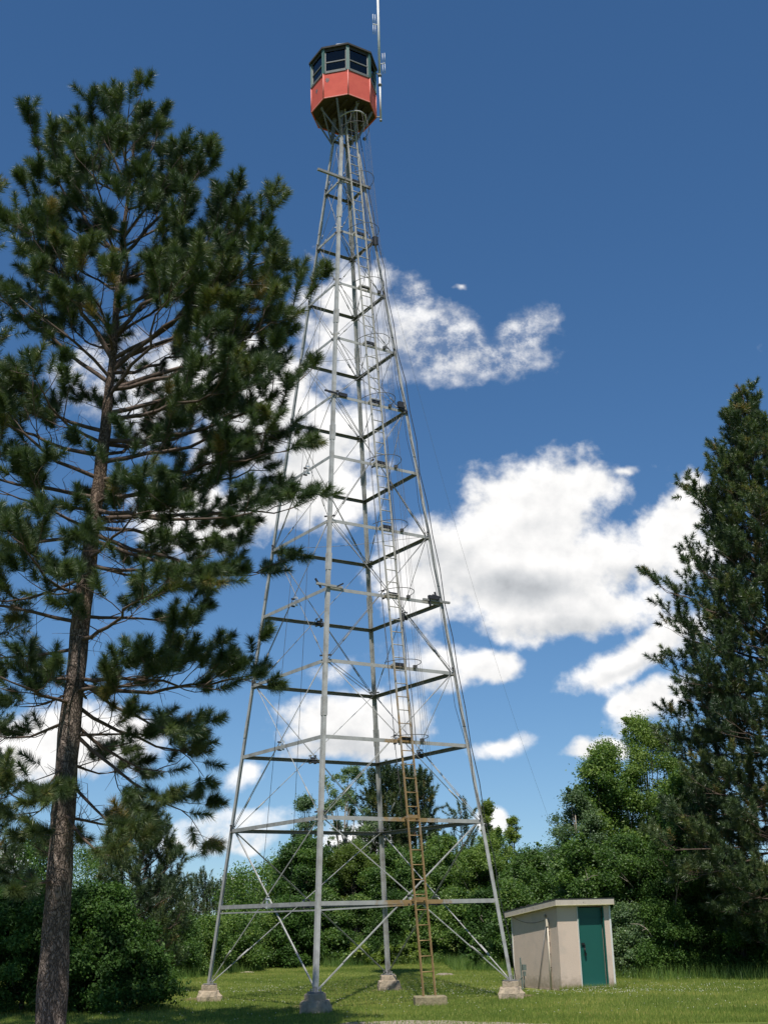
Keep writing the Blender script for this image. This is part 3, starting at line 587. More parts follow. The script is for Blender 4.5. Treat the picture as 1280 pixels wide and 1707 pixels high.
# cab
ZFL, ZSI, ZEA = 23.38, 24.19, 25.05; A0 = R_(188.5); RC = 0.928
def oc(k, r, z): t = A0+k*math.pi/4; return np.array([r*math.cos(t), r*math.sin(t), z])
walls = MB()
for k in range(8):
    a, b = oc(k, RC, ZFL), oc(k+1, RC, ZFL); up = np.array([0, 0, ZSI-ZFL]); ai, bi = oc(k, RC-0.03, ZFL), oc(k+1, RC-0.03, ZFL)
    vs = [a, b, b+up, a+up, ai, bi, bi+up, ai+up]; walls.add(vs, [(0, 1, 2, 3), (5, 4, 7, 6), (3, 2, 6, 7), (0, 4, 5, 1)])
cab = walls.build('cabin', red, tower)
for k, (fx, fz, s1) in {0: (0.45, 0.62, 0.10), 1: (0.16, 0.72, 0.11)}.items():
    a, b = oc(k, RC+0.003, ZFL), oc(k+1, RC+0.003, ZFL); d = (b-a)/np.linalg.norm(b-a); c = a+(b-a)*fx+np.array([0, 0, (ZSI-ZFL)*fz]); rr_ = np.random.default_rng(k+5)
    mb = MB(); pts = [c+d*math.cos(t)*s1*rr_.uniform(.3, .75)+np.array([0, 0, math.sin(t)*s1*rr_.uniform(.35, .9)]) for t in np.linspace(0, 2*math.pi, 18)[:-1]]
    n_ = np.array([d[1], -d[0], 0])*0.002; vs = [c+n_]+[q_+n_*.2 for q_ in pts]; mb.add(vs, [(0, 1+i, 1+(i+1) % len(pts)) for i in range(len(pts))]); mb.build('bare_patch', greyspot, cab)
for k in range(8):
    mb = MB(); a = oc(k, RC+0.006, ZFL-0.01); mb.tube([a, oc(k, RC+0.006, ZSI)], 0.019, 6); 
    mb.bar(oc(k, RC+0.004, ZFL), oc(k+1, RC+0.004, ZFL), 0.018, 0.03); mb.build('corner_trim', redtrim, cab)
    mb = MB(); a, b = oc(k, RC-0.005, ZSI), oc(k+1, RC-0.005, ZSI); d = (b-a)/np.linalg.norm(b-a); t_ = A0+k*math.pi/4; rr = np.array([math.cos(t_), math.sin(t_), 0])
    mb.prism([(-0.042, -0.03), (0.042, -0.03), (0.042, 0.028), (-0.042, 0.028)], a+np.array([0, 0, .0]), oc(k, RC-0.005, ZEA-0.02), np.array([-rr[1], rr[0], 0]), rr); mb.build('post', green, cab)
    # window: frame + two sashes
    n = np.array([d[1], -d[0], 0]); W = np.linalg.norm(b-a); H = ZEA-ZSI-0.02; mb = MB()
    def loc(u_, z_, o_=0.0): return a+d*u_+np.array([0, 0, z_])-n*0.012+n*o_
    mb.bar(loc(0.05, 0.03, .012), loc(W-0.05, 0.03, .012), 0.05, 0.075)
    mb.bar(loc(0.05, H-0.03), loc(W-0.05, H-0.03), 0.03, 0.06); mid = 0.42*H+.02
    mb.bar(loc(0.05, mid), loc(W-0.05, mid), 0.03, 0.035)
    for u_ in (0.055, W-0.055): mb.bar(loc(u_, 0.06), loc(u_, H-0.05), 0.028, 0.03)
    win = mb.build('window', greyf, cab)
    # panes kept in the window's own mesh: separate material
    me = win.data; 
    mbp = MB(); mbp.add([loc(0.07, 0.06, -.006), loc(W-0.07, 0.06, -.006), loc(W-0.07, mid-0.02, -.006), loc(0.07, mid-0.02, -.006)], [(0, 1, 2, 3)])
    mbp.add([loc(0.07, mid+0.02, -.002), loc(W-0.07, mid+0.02, -.002), loc(W-0.07, H-0.06, -.002), loc(0.07, H-0.06, -.002)], [(0, 1, 2, 3)])
    vs0 = len(mb.v); mb.add(mbp.v, mbp.f, 1); bpy.data.objects.remove(win); mb.build('window', [greyf, gl], cab)
mb = MB(); RE = 1.0
ring0 = [oc(k, RE, ZEA-0.035) for k in range(8)]; ring1 = [oc(k, RE, ZEA+0.02) for k in range(8)]; top = [oc(k, 0.12, ZEA+0.30) for k in range(8)]; inn = [oc(k, RC-0.06, ZEA-0.035) for k in range(8)]
vs = ring0+ring1+top+inn+[np.array([0, 0, ZEA-0.03])]
mb.add([oc(k, RC+.006, ZEA-.13) for k in range(8)]+[oc(k, RC+.006, ZEA-.036) for k in range(8)], [(k, (k+1) % 8, 8+(k+1) % 8, 8+k) for k in range(8)])
fs = [(k, (k+1) % 8, 8+(k+1) % 8, 8+k) for k in range(8)]+[(8+k, 8+(k+1) % 8, 16+(k+1) % 8, 16+k) for k in range(8)]+[tuple(16+k for k in range(8))]+[(k, 24+k, 24+(k+1) % 8, (k+1) % 8) for k in range(8)]+[(24+k, 32, 24+(k+1) % 8) for k in range(8)]
mb.add(vs, fs); mb.build('roof', roofm, cab)
mb = MB(); vc = np.array([-0.02, -0.50, ZEA+0.235]); mb.box(vc, 0.26, 0.20, 0.07, R_(-10)); mb.box(vc+np.array([0.02, 0, 0.05]), 0.34, 0.26, 0.02, R_(-10)); mb.tube([vc+np.array([-.1, 0, -.15]), vc+np.array([-.1, 0, 0.02])], 0.02, 6); mb.tube([vc+np.array([.1, 0, -.15]), vc+np.array([.1, 0, 0.02])], 0.02, 6); mb.build('roof_vent', alu, cab)
mb = MB(); fl = [oc(k, RC-0.005, ZFL+0.01) for k in range(8)]; fl2 = [oc(k, RC-0.031, ZFL+0.05) for k in range(8)]; mb.add(fl+fl2, [tuple(range(8))[::-1], tuple(range(8, 16))]+[(k, (k+1) % 8, 8+(k+1) % 8, 8+k) for k in range(8)])
for u_ in (-0.55, -0.3, 0.0, 0.3, 0.55):
    l_ = 0.80-0.35*abs(u_)*abs(u_)-0.1*abs(u_); aa = ANG+math.pi/4; c_ = np.array([math.cos(aa), math.sin(aa), 0]); s_ = np.array([-math.sin(aa), math.cos(aa), 0]); l_ = min(l_, RC*1.05-abs(u_))
    mb.bar(c_*u_-s_*l_+np.array([0, 0, ZFL-0.035]), c_*u_+s_*l_+np.array([0, 0, ZFL-0.035]), 0.05, 0.09)
mb.build('floor', under, cab)
# bench and map stand seen only as dark shapes behind the glass
mb = MB(); mb.tube([(0, 0, ZFL+.05), (0, 0, ZFL+.95)], 0.05, 8); mb.tube([(0, 0, ZFL+.95), (0, 0, ZFL+1.0)], 0.30, 16); mb.build('map_table', under, cab)
mb = MB(); ztop = HT*S+ZF
for k in 'LFBR':
    p = legp(k, HT); a2 = LEGA[k]+ANG; o_ = np.array([math.cos(a2), math.sin(a2), 0]); t_ = np.array([-o_[1], o_[0], 0])
    mb.bar(p, p*np.array([0.75, 0.75, 1])+np.array([0, 0, ZFL-ztop-0.08]), 0.09, 0.09)
    mb.bar(p-np.array([0, 0, .12]), o_*0.82+np.array([0, 0, ZFL-0.04]), 0.045)
    for s_ in (-1, 1): mb.bar(p-np.array([0, 0, .12]), o_*0.5+t_*s_*0.55+np.array([0, 0, ZFL-0.04]), 0.035)
mb.build('support_strut', dull_shade, cab)

# antenna mast beside the cabin
mb = MB(); pA = at(634.8, 201, 0.15); pB = at(632.6, 112, 0.15); dA = (pB-pA); dA = np.array([dA[0]*0.4, 0, dA[2]]); dA /= np.linalg.norm(dA)
pA2 = pA; pM = pA+dA*1.55; pT = pA+dA*5.6
mb.tube([pA2, pM], 0.030, 10); mb.tube([pA-dA*0.02, pA+dA*.03], 0.036, 10, mi=1); mb.tube([pM, pT], 0.040, 10)
for h in (1.55, 1.22): mb.tube([pA+dA*(h-.02), pA+dA*(h+.03)], 0.058, 10, mi=1)
ant = tag(mb.build('antenna_mast', [alu, galvd], None, origin=tuple(pA)), 'tall pale metal antenna mast standing beside the red cabin of the lookout tower', 'antenna')
mb = MB(); pass
for (qa, qb) in ((oc(4, RE-.1, ZEA-.1), pA+dA*1.58), (oc(4, RC, ZFL+.03), pA+dA*.12)):
    mb = MB(); mb.bar(qa, qb, 0.028); o = mb.build('mast_arm', galvd); o.parent = ant; o.location = -Vector(pA)
for (h, sx) in ((1.95, 1), (3.35, -1), (4.8, 1)):
    mb = MB(); c = pA+dA*h; e = np.array([sx*1.0, -0.3, 0]); e /= np.linalg.norm(e); g = np.array([0.3, 1.0, 0]); g = g/np.linalg.norm(g)
    mb.tube([c, c+e*0.175], 0.014, 6)
    for j, q_ in enumerate((0.10, 0.165)):
        for (z0, z1) in ((-0.36, -0.03), (0.03, 0.36)): mb.tube([c+e*q_+dA*z0, c+e*q_+dA*z1], 0.0085, 6)
    o = mb.build('dipole', alu); o.parent = ant; o.location = -Vector(pA)

# thin wire from the tower down to the right
top_ = legp('R', HT-0.4); end_ = at(935, 1420, 9.0)
pts = [top_+(end_-top_)*t+np.array([0, 0, -2.6*4*t*(1-t)*0.5]) for t in np.linspace(0, 1, 28)]
mb = MB(); mb.tube(pts, 0.0028, 4); tag(mb.build('wire', galvd, None, origin=tuple(top_)), 'thin sagging wire running down from the tower towards the right-hand trees', 'wire')

# ------------------------------------------------------------------ shed
SA = R_(21.5); sX = np.array([math.cos(SA), math.sin(SA), 0]); sY = np.array([-math.sin(SA), math.cos(SA), 0]); cS = np.array([4.76, 1.26, 0.0])
FWD, DEP = 1.47, 2.30
zf = 1.885; zbk = 1.66
def sp(u_, v_, z_): return cS+sX*u_+sY*v_+np.array([0, 0, z_])
def zr(v_): return zf+(zbk-zf)*v_/DEP
shed = tag(empty('utility_shed', tuple(cS), 0), 'small pale beige shed with a green door and sloping flat roof beside the tower', 'shed')
def sb(mb, name, mats, par=None):
    o = mb.build(name, mats); o.parent = par or shed
    o.location = -Vector(cS) if par is None else (0, 0, 0); return o
D0, D1, DT = 0.56, 1.27, 1.855     # door opening
mb = MB(); T_ = 0.12
def slab(us, vs_, z0f, z1f):      # wall block with sloping top
    u0, u1 = us; v0, v1 = vs_
    pts = [sp(u0, v0, z0f), sp(u1, v0, z0f), sp(u1, v1, z0f), sp(u0, v1, z0f), sp(u0, v0, z1f(v0)), sp(u1, v0, z1f(v0)), sp(u1, v1, z1f(v1)), sp(u0, v1, z1f(v1))]
    mb.add(pts, [(0, 3, 2, 1), (4, 5, 6, 7), (0, 1, 5, 4), (1, 2, 6, 5), (2, 3, 7, 6), (3, 0, 4, 7)])
slab((0, D0), (0, T_), 0.03, zr); slab((D1, FWD), (0, T_), 0.03, zr)
slab((0, T_), (T_, DEP), 0.03, zr); slab((FWD-T_, FWD), (T_, DEP), 0.03, zr); slab((T_, FWD-T_), (DEP-T_, DEP), 0.03, zr)
slab((D0, D1), (0.0, T_), DT, zr)
sb(mb, 'wall', stucco)
mb = MB(); mb.add([sp(-.02, -.02, -.05), sp(FWD+.02, -.02, -.05), sp(FWD+.02, DEP+.02, -.05), sp(-.02, DEP+.02, -.05), sp(-.02, -.02, 0.028), sp(FWD+.02, -.02, .028), sp(FWD+.02, DEP+.02, .028), sp(-.02, DEP+.02, .028)], [(4, 5, 6, 7), (0, 1, 5, 4), (1, 2, 6, 5), (2, 3, 7, 6), (3, 0, 4, 7)])
sb(mb, 'base_slab', conc)
# roof
OV = 0.115; OVF = 0.17
mb = MB(); u0, u1, v0, v1 = -OV, FWD+0.03, -OVF, DEP+0.15; th = 0.03
def rz_(v_, o_): return zr(v_)+o_
def rslab(u0, u1, v0, v1, a, b, mi):
    pts = [sp(u0, v0, zr(v0)+a), sp(u1, v0, zr(v0)+a), sp(u1, v1, zr(v1)+a), sp(u0, v1, zr(v1)+a), sp(u0, v0, zr(v0)+b), sp(u1, v0, zr(v0)+b), sp(u1, v1, zr(v1)+b), sp(u0, v1, zr(v1)+b)]
    mb.add(pts, [(0, 3, 2, 1), (4, 5, 6, 7), (0, 1, 5, 4), (1, 2, 6, 5), (2, 3, 7, 6), (3, 0, 4, 7)], mi)
rslab(u0+.025, u1-.025, v0+.025, v1-.025, 0.005, 0.10, 1)
rslab(u0-.006, u1+.006, v0-.006, v1+.006, 0.118, 0.135, 0)
roof = sb(mb, 'roof', [roofm, cream])
mb = MB()
rslab(u0, u1, v0, v0+.022, -0.005, 0.115, 0); rslab(u0, u1, v1-.022, v1, -0.005, 0.115, 0); rslab(u0, u0+.022, v0+.024, v1-.024, -0.005, 0.115, 0); rslab(u1-.022, u1, v0+.024, v1-.024, -0.005, 0.115, 0)
o = mb.build('fascia', fascia); o.parent = roof
mb = MB()
rslab(u0-.004, u1+.004, v0-.004, v0+.026, -0.018, -0.004, 0); rslab(u0-.004, u0+.026, v0+.028, v1, -0.018, -0.004, 0)
o = mb.build('drip_edge', cream); o.parent = roof
# tufts of debris along roof edge
mb = MB(); rr_ = np.random.default_rng(3)
for _ in range(60):
    v_ = rr_.uniform(0.1, DEP); u_ = u0+rr_.uniform(0.0, .35); z_ = zr(v_)+0.135; a_ = sp(u_, v_, z_); mb.bar(a_, a_+np.array([rr_.normal(0, .05), rr_.normal(0, .05), rr_.uniform(.004, .03)]), 0.012)
o = mb.build('roof_litter', roofm); o.parent = roof; o['kind'] = 'stuff'
# door
mb = MB(); mb.add([sp(D0+.03, .045, .07), sp(D1-.03, .045, .07), sp(D1-.03, .045, DT-.03), sp(D0+.03, .045, DT-.03), sp(D0+.03, .09, .07), sp(D1-.03, .09, .07), sp(D1-.03, .09, DT-.03), sp(D0+.03, .09, DT-.03)], [(0, 1, 2, 3), (5, 4, 7, 6), (0, 4, 5, 1), (3, 2, 6, 7), (0, 3, 7, 4), (1, 5, 6, 2)])
mb.bar(sp(D0+.03, .040, 1.60), sp(D1-.03, .040, 1.60), 0.01, 0.012)
door = sb(mb, 'door', doorm)
mb = MB(); hp = sp(D0+0.10, 0.03, 0.95); mb.box(hp+np.array([0, 0, .06]), 0.10, 0.03, 0.05, SA); mb.box(hp+sX*.05+np.array([0, 0, -.02]), 0.03, 0.04, 0.13, SA)
mb.tube([hp+sX*.05+np.array([0, -.02, -.03]), hp+sX*.045+np.array([0, -.03, -.14])], 0.018, 6); mb.box(hp+sX*.06+np.array([0, -.03, -.17]), 0.05, 0.03, 0.07, SA+.3)
o = mb.build('handle', black); o.parent = door
mb = MB()
mb.bar(sp(D0+.012, -.004, .06), sp(D0+.012, -.004, DT), 0.024, 0.06, up=tuple(sY)); mb.bar(sp(D1-.012, -.004, .06), sp(D1-.012, -.004, DT), 0.024, 0.06, up=tuple(sY))
mb.build('door_frame', doorm, shed).location = -Vector(cS)
mb = MB(); mb.bar(sp(D0-.012, -.006, .03), sp(D0-.012, -.006, zf-.03), 0.02, 0.03, up=tuple(sY)); mb.bar(sp(FWD-.02, -.006, .03), sp(FWD-.02, -.006, zf-.03), 0.045, 0.02, up=tuple(sY)); sb(mb, 'trim', white)
mb = MB(); mb.bar(sp(D0+.01, -.02, .045), sp(D1-.01, -.02, .045), 0.12, 0.03, up=(0, 0, 1)); sb(mb, 'threshold', white)
mb = MB(); mb.bar(sp(-.006, DEP-.02, .03), sp(-.006, DEP-.02, zr(DEP)-.02), 0.03, 0.02, up=tuple(sX)); sb(mb, 'trim', white)
# conduit on the side wall
mb = MB(); cv = 0.42; mb.tube([sp(-.035, cv, 0.0), sp(-.035, cv, 1.50)], 0.021, 8); mb.bar(sp(-.05, cv, 1.42), sp(-.05, cv, 1.59), 0.06, 0.055)
for z_ in (.5, .8, 1.05, 1.3): mb.bar(sp(-.02, cv-.035, z_), sp(-.02, cv+.035, z_), 0.02, 0.015, mi=1)
sb(mb, 'conduit', [pipe, black])
mb = MB(); mb.tube([sp(-.02, cv+.10, 1.45), sp(-.04, 1.05, .01)], 0.010, 6); mb.tube([sp(-.02, cv+.08, 1.66), sp(-.05, cv+.1, 1.66)], 0.035, 8)
cb = sb(mb, 'ground_lead', galvd)
mb = MB(); mb.tube([sp(-.015, cv+.03, 1.44), sp(-.02, cv+.06, 1.52)]+[sp(-.022, cv+.1+t*1.7, 1.50+.45*(t-.42)**2) for t in np.linspace(0, 1, 12)], 0.005, 5); sb(mb, 'cable', cable)

# utility post next to the right footing
ub = gnd(871, 1650); mb = MB(); mb.bar((ub[0], ub[1], 0), (ub[0]-.02, ub[1], 0.72), 0.045, 0.03); mb.box((ub[0]+.06, ub[1]-.02, 0.50), 0.09, 0.07, 0.13, .2); mb.box((ub[0]+.06, ub[1]-.03, 0.36), 0.06, 0.05, 0.10, .2); mb.tube([(ub[0]+.05, ub[1], .36), (ub[0]+.04, ub[1], .0)], 0.014, 6)
mb.tube([(ub[0], ub[1]-.03, .30), (ub[0]-.1, ub[1]-.08, .2), (ub[0]-.22, ub[1]-.2, .22), (3.5, -0.05, .42)], 0.010, 6)
tag(mb.build('utility_post', [upost], None, origin=(ub[0], ub[1], 0)), 'short grey-green post with a small box, between the right tower footing and the shed', 'utility post')

# stones and scraps on the lawn
def stone(px, py, sx, sy, sz, label, mat=rock, seed=1, cat='stone'):
    c = gnd(px, py); r2 = np.random.default_rng(seed); mb = MB(); vs = []; fs = []; nr_, ns = 4, 12
    for i in range(nr_):
        ph = i/(nr_-1)*math.pi/2
        for k in range(ns):
            t = 2*math.pi*k/ns; j = r2.uniform(.75, 1.15); vs.append((sx/2*math.cos(t)*math.cos(ph*.92)*j, sy/2*math.sin(t)*math.cos(ph*.92)*j, sz*math.sin(ph)*r2.uniform(.7, 1.05)-.01))
    for i in range(nr_-1):
        for k in range(ns): fs.append((i*ns+k, i*ns+(k+1) % ns, (i+1)*ns+(k+1) % ns, (i+1)*ns+k))
    fs.append(tuple((nr_-1)*ns+k for k in range(ns))); mb.add(vs, fs)
    o = mb.build('stone', mat); o.location = (c[0], c[1], float(gz(c[0], c[1]))); return tag(o, label, cat)
stone(412, 1620, .55, .7, .05, 'flat pale stone in the lawn, behind the left footing near the low hedge', seed=2)
stone(741, 1625, .62, .5, .07, 'grey-brown broken slab lying in the grass to the right of the ladder', M('grey_stone', (.22, .18, .14), .9, 0, .3, 14), seed=4)
stone(607, 1602, .42, .4, .07, 'small pale stone at the far edge of the lawn, left of the back leg', seed=6)
wp = at(810, 1576, 20.0); mb = MB(); mb.tube([wp+np.array([-.15, 0, -.10]), wp+np.array([-.10, 0, .02]), wp+np.array([-.03, -.01, -.02]), wp+np.array([.03, 0, .03]), wp+np.array([.10, 0, -.03])], [0.03, 0.045, 0.035, 0.04, 0.03], 7); tag(mb.build('plastic_scrap', M('white_plastic', (.75, .75, .74), .5), None, origin=tuple(wp)), 'small white crumpled scrap caught in the dark shrubs left of the shed', 'scrap')

# ------------------------------------------------------------------ pines
def nrm(v): return v/(np.linalg.norm(v, axis=-1, keepdims=True)+1e-9)
def needles_mesh(shoots, rg, per, ln, wd):
    P = np.array([s[0] for s in shoots]); Dd = nrm(np.array([s[1] for s in shoots])); Ln = np.array([s[2] for s in shoots]); Tn = np.array([s[3] for s in shoots])
    n = len(P); idx = np.repeat(np.arange(n), per); m_ = len(idx); t = rg.random(m_)**0.85
    d = Dd[idx]; a = nrm(np.cross(d, nrm(rg.normal(size=(m_, 3))))); th = np.radians(74-42*t**1.6)*(0.8+0.4*rg.random(m_))
    nd = d*np.cos(th)[:, None]+a*np.sin(th)[:, None]; L_ = ln*(0.75+0.45*rg.random(m_))*(0.85+0.15*np.sin(t*3.1))
    b = P[idx]+d*(Ln[idx]*t)[:, None]; e = b+nd*L_[:, None]; e[:, 2] -= 0.012*rg.random(m_)
    s = nrm(np.cross(nd, rg.normal(size=(m_, 3))))*wd/2
    V = np.stack([b-s, b+s, e], 1).reshape(-1, 3); ti = np.clip(Tn[idx]+0.10*rg.standard_normal(m_), 0, 1)
    return V, np.arange(3*m_).reshape(-1, 3), np.repeat(ti, 3)
def make_pine(name, label, trunk_pts, trunk_r, branches, seed, per=90, ln=0.13, wd=0.006, sub_step=0.24, shoot_step=0.17, group=None, kind_upright=0.85, up_hi=None, sl=(0.2, 0.4), parts=True, cat='pine tree', ttube=14, tmul=1.0, stubs=0, fan=1, sparse_low=False):
    rg = np.random.default_rng(seed); base = np.array(trunk_pts[0], float)
    tree = tag(empty(name, tuple(base)), label, cat, group)
    wood = MB(); shoots = []
    for (p0, p1, r0, upr) in branches:
        p0 = np.array(p0, float); p1 = np.array(p1, float); v = p1-p0; L_ = np.linalg.norm(v)
        if L_ < .15: continue
        hd = np.array([v[0], v[1], 0]); hd /= (np.linalg.norm(hd)+1e-6); sd_ = np.array([-hd[1], hd[0], 0])
        bow = rg.normal(0, 0.06)*L_
        c = p0+v*0.55-np.array([0, 0, 1])*L_*rg.uniform(-.02, .17)+sd_*bow*2
        ts = np.linspace(0, 1, max(5, int(L_/0.28))); pts = [(1-t)**2*p0+2*t*(1-t)*c+t*t*p1+rg.normal(0, 0.018*L_*min(1, t*3), 3)*np.array([1, 1, .6]) for t in ts]
        wood.tube(pts, [max(0.006, r0*(1-t)**0.8+0.005) for t in ts], 6, caps=False)
        def onb(t):
            x = t*(len(pts)-1); i = min(int(x), len(pts)-2); return pts[i]+(pts[i+1]-pts[i])*(x-i), nrm(pts[i+1]-pts[i])
        t = 0.26+0.1*rg.random(); side = 1
        tb = np.clip(0.42+0.16*rg.standard_normal(), 0, 1)
        while t < 0.985:
            p, tg = onb(t); side = -side
            sl_ = (0.16+0.46*(1-t))*L_*(0.6+0.6*rg.random())+0.18; sl_ = min(sl_, 1.5)
            ang = R_(rg.uniform(32, 62)); d = tg*math.cos(ang)+sd_*side*math.sin(ang)+np.array([0, 0, rg.uniform(-0.05, 0.45)*upr]); d = nrm(d)
            ns = max(3, int(sl_/0.22)); sp_ = [p]; q_ = p.copy(); dd = d.copy()
            for k in range(ns):
                dd = nrm(dd+np.array([0, 0, 0.09*upr])+rg.normal(0, 0.17, 3)); q_ = q_+dd*sl_/ns; sp_.append(q_)
            wood.tube(sp_, [0.007*(1-k/(ns+1))+0.003 for k in range(ns+1)], 4, caps=False)
            nsh = max(2, int(sl_/shoot_step)); 
            for k in range(nsh):
                f_ = 0.30+0.70*(k+rg.random()*.6)/nsh if sl_ > .4 else 0.1+0.9*(k+1)/nsh; f_ = min(f_, 1); x = f_*ns; i = min(int(x), ns-1)
                pp_ = sp_[i]+(sp_[i+1]-sp_[i])*(x-i); a_ = rg.uniform(0, 2*math.pi)
                ds = nrm(dd*0.75+np.array([math.cos(a_), math.sin(a_), 0])*0.45+np.array([0, 0, 1])*upr*kind_upright*rg.uniform(.4, 1.4))
                l2 = rg.uniform(0.06, 0.20)
                if f_ < .95: pe = pp_+nrm(ds+rg.normal(0, .25, 3))*l2; wood.tube([pp_, pe], 0.004, 3, caps=False)
                else: pe = pp_
                shoots.append((pe, ds, rg.uniform(*sl), np.clip(tb+0.14*rg.standard_normal(), 0, 0.93) if rg.random() > 0.018 else 1.0))
            for _ in range(fan):
                a_ = rg.uniform(0, 6.28); ds = nrm(dd+np.array([math.cos(a_), math.sin(a_), .35*upr])*.8); pe = sp_[-1]+ds*rg.uniform(.02, .10)
                shoots.append((pe, ds, rg.uniform(*sl), np.clip(tb+0.14*rg.standard_normal(), 0, .93)))
            t += sub_step/L_*(0.7+0.6*rg.random())*(1.0 if upr > .75 or not sparse_low else 1.45)
        tg = onb(1.0)[1]; shoots.append((pts[-1], nrm(tg*.7+np.array([0, 0, .6*upr])), sl[1], tb))
        for _ in range(stubs):     # dead bare twigs inside the crown
            p, tg = onb(rg.uniform(.08, .5)); d = nrm(tg*.5+rg.normal(0, .8, 3)); l3 = rg.uniform(.2, .7)*min(1, L_/1.5); m1 = p+d*l3*.5+rg.normal(0, .04, 3); wood.tube([p, m1, m1+nrm(d+rg.normal(0, .5, 3))*l3*.5], [0.006, .004, .002], 3, caps=False)
    tp = [np.array(q_, float) for q_ in trunk_pts]; tm = MB()
    # resample trunk with slight knobbliness
    seglen = 0.35; pts = []; rs = []
    for i in range(len(tp)-1):
        nseg = max(1, int(np.linalg.norm(tp[i+1]-tp[i])/seglen))
        for k in range(nseg): f_ = k/nseg; pts.append(tp[i]+(tp[i+1]-tp[i])*f_+rg.normal(0, 0.006, 3)); rs.append((trunk_r[i]+(trunk_r[i+1]-trunk_r[i])*f_)*(1+rg.normal(0, .03)))
    pts.append(tp[-1]); rs.append(trunk_r[-1])
    tm.tube(pts, rs, ttube); nlo = up_hi
    mid = [np.mean([tm.v[i][2] for i in f]) for f in tm.f]; tm.m = [1 if (nlo is not None and z > nlo) else 0 for z in mid]
    tro = tm.build('trunk', [bark, barku], tree, None); tro.location = -Vector(base)
    wo_ = wood.build('branches', twig, tree); wo_.location = -Vector(base)
    V, F_, ti = needles_mesh(shoots, rg, per, ln, wd); cr = np_mesh('crown', V-base, F_, needle, tree, tint=ti)
    return tree, len(shoots)
UP = np.array([0, 0, 1.0])
# --- hero pine
YP = CAM[1]+17.8
def hp_(x, y, dy=0.0): return at(x, y, YP+dy)
tpx = [(85, 1707), (103, 1400), (120, 1180), (139, 1010), (160, 840), (176, 720), (187, 610), (200, 440), (218, 295), (230, 185)]
tp = [hp_(*q) for q in tpx]; b0 = tp[0]+(tp[0]-tp[1])*(tp[0][2]/(tp[1][2]-tp[0][2]))*1.0
tp = [np.array([b0[0], b0[1], -0.03])]+tp; tr = [0.28, 0.215, 0.172, 0.156, 0.138, 0.11, 0.09, 0.065, 0.04, 0.025, 0.010]
def trunk_at(z):
    for i in range(len(tp)-1):
        if tp[i][2] <= z <= tp[i+1][2]: f_ = (z-tp[i][2])/(tp[i+1][2]-tp[i][2]); return tp[i]+(tp[i+1]-tp[i])*f_
    return tp[-1] if z > tp[-1][2] else tp[0]
def zpx(y): return hp_(150, y)[2]
BR = []   # explicit limbs: tip x, tip y, depth offset, start y, uprightness
for (x, y, dy, ys, up) in [
 (45,182,.2,430,1.2),(145,155,-.3,330,1.3),(195,150,.1,300,1.4),(283,158,-.1,330,1.4),(240,145,0,255,1.5),(362,238,.2,430,1.3),(340,225,-.5,400,1.3),
 (430,325,-.2,560,1.2),(400,330,.6,520,1.2),(495,372,.1,620,1.2),(440,400,-.7,600,1.1),(535,470,0,650,1.1),(455,460,.9,610,1.1),(500,485,-.6,650,1.1),
 (500,560,.5,690,1.0),(525,605,-.2,735,1.0),(470,600,-1.,700,1.0),(520,680,.1,770,.9),(440,640,1.2,740,.9),(508,735,-.4,800,.8),(515,845,0,865,.8),(470,770,.9,830,.7),(440,850,-1.1,850,.6),
 (478,955,.1,890,.4),(400,965,-.9,900,.4),(420,900,1.1,880,.5),(330,960,-1.4,940,.5),(472,1085,.2,1140,1.1),(430,1120,-.2,1130,.9),(300,1120,-1.,1150,.8),
 (352,1265,.1,1170,.4),(330,1230,-.6,1130,.5),(343,1370,-.1,1215,.3),(300,1300,.8,1200,.4),(250,1400,-.5,1290,.5),(210,1440,-.9,1350,.7),
 (10,295,0,600,1.1),(60,330,-.5,560,1.2),(-60,420,.3,640,1.0),(-90,560,-.2,720,.9),(-60,640,.6,760,.9),(-120,760,0,830,.8),(-40,800,-.9,850,.7),(-100,900,.5,890,.6),(-60,1000,-.3,960,.6),
 (-80,1090,.2,1080,.7),(10,1120,-.9,1130,.8),(-40,1230,.4,1200,.5),(60,1330,-.8,1270,.6),(30,1380,.2,1300,.5),(0,1180,-.6,1150,.7),(60,990,-1.3,960,.8)]:
    s_ = trunk_at(zpx(ys)); e_ = hp_(x, y, dy*1.2); e_ = s_+(e_-s_)*(1-(0.46 if up > .85 else .30)/max(1.0, np.linalg.norm(e_-s_)))-np.array([0, 0, .26 if up > .85 else .05]); BR.append((s_, e_, 0.012+0.008*np.linalg.norm(e_-s_), up))
rg = np.random.default_rng(21)
env = [(130, .3), (235, 1.1), (330, 1.7), (420, 2.1), (600, 2.6), (850, 2.6), (960, 2.5), (1100, 2.2), (1260, 1.8), (1380, 1.6), (1440, 1.2)]
def envr(y): return np.interp(y, [e[0] for e in env], [e[1] for e in env])
ang = 0.0
for y in list(np.arange(245, 560, 20))+list(np.arange(560, 1000, 32))+list(np.arange(1000, 1400, 48)):
    ang += 2.4+rg.normal(0, .3); a_ = ang
    # these fill the crown towards and away from the viewer
    if abs(math.cos(a_)) > 0.8: a_ += 0.7
    L_ = 1.12*envr(y)*(0.50+0.42*rg.random()); s_ = trunk_at(zpx(y+60+rg.uniform(0, 30))); rise = np.interp(y, [150, 500, 850, 1100, 1400], [1.15, .75, .25, .05, -.25])*L_*rg.uniform(.7, 1.2)
    BR.append((s_, s_+np.array([math.cos(a_)*L_, math.sin(a_)*L_, rise]), 0.012+0.008*L_, np.interp(y, [150, 850, 1400], [1.4, .8, .5])))
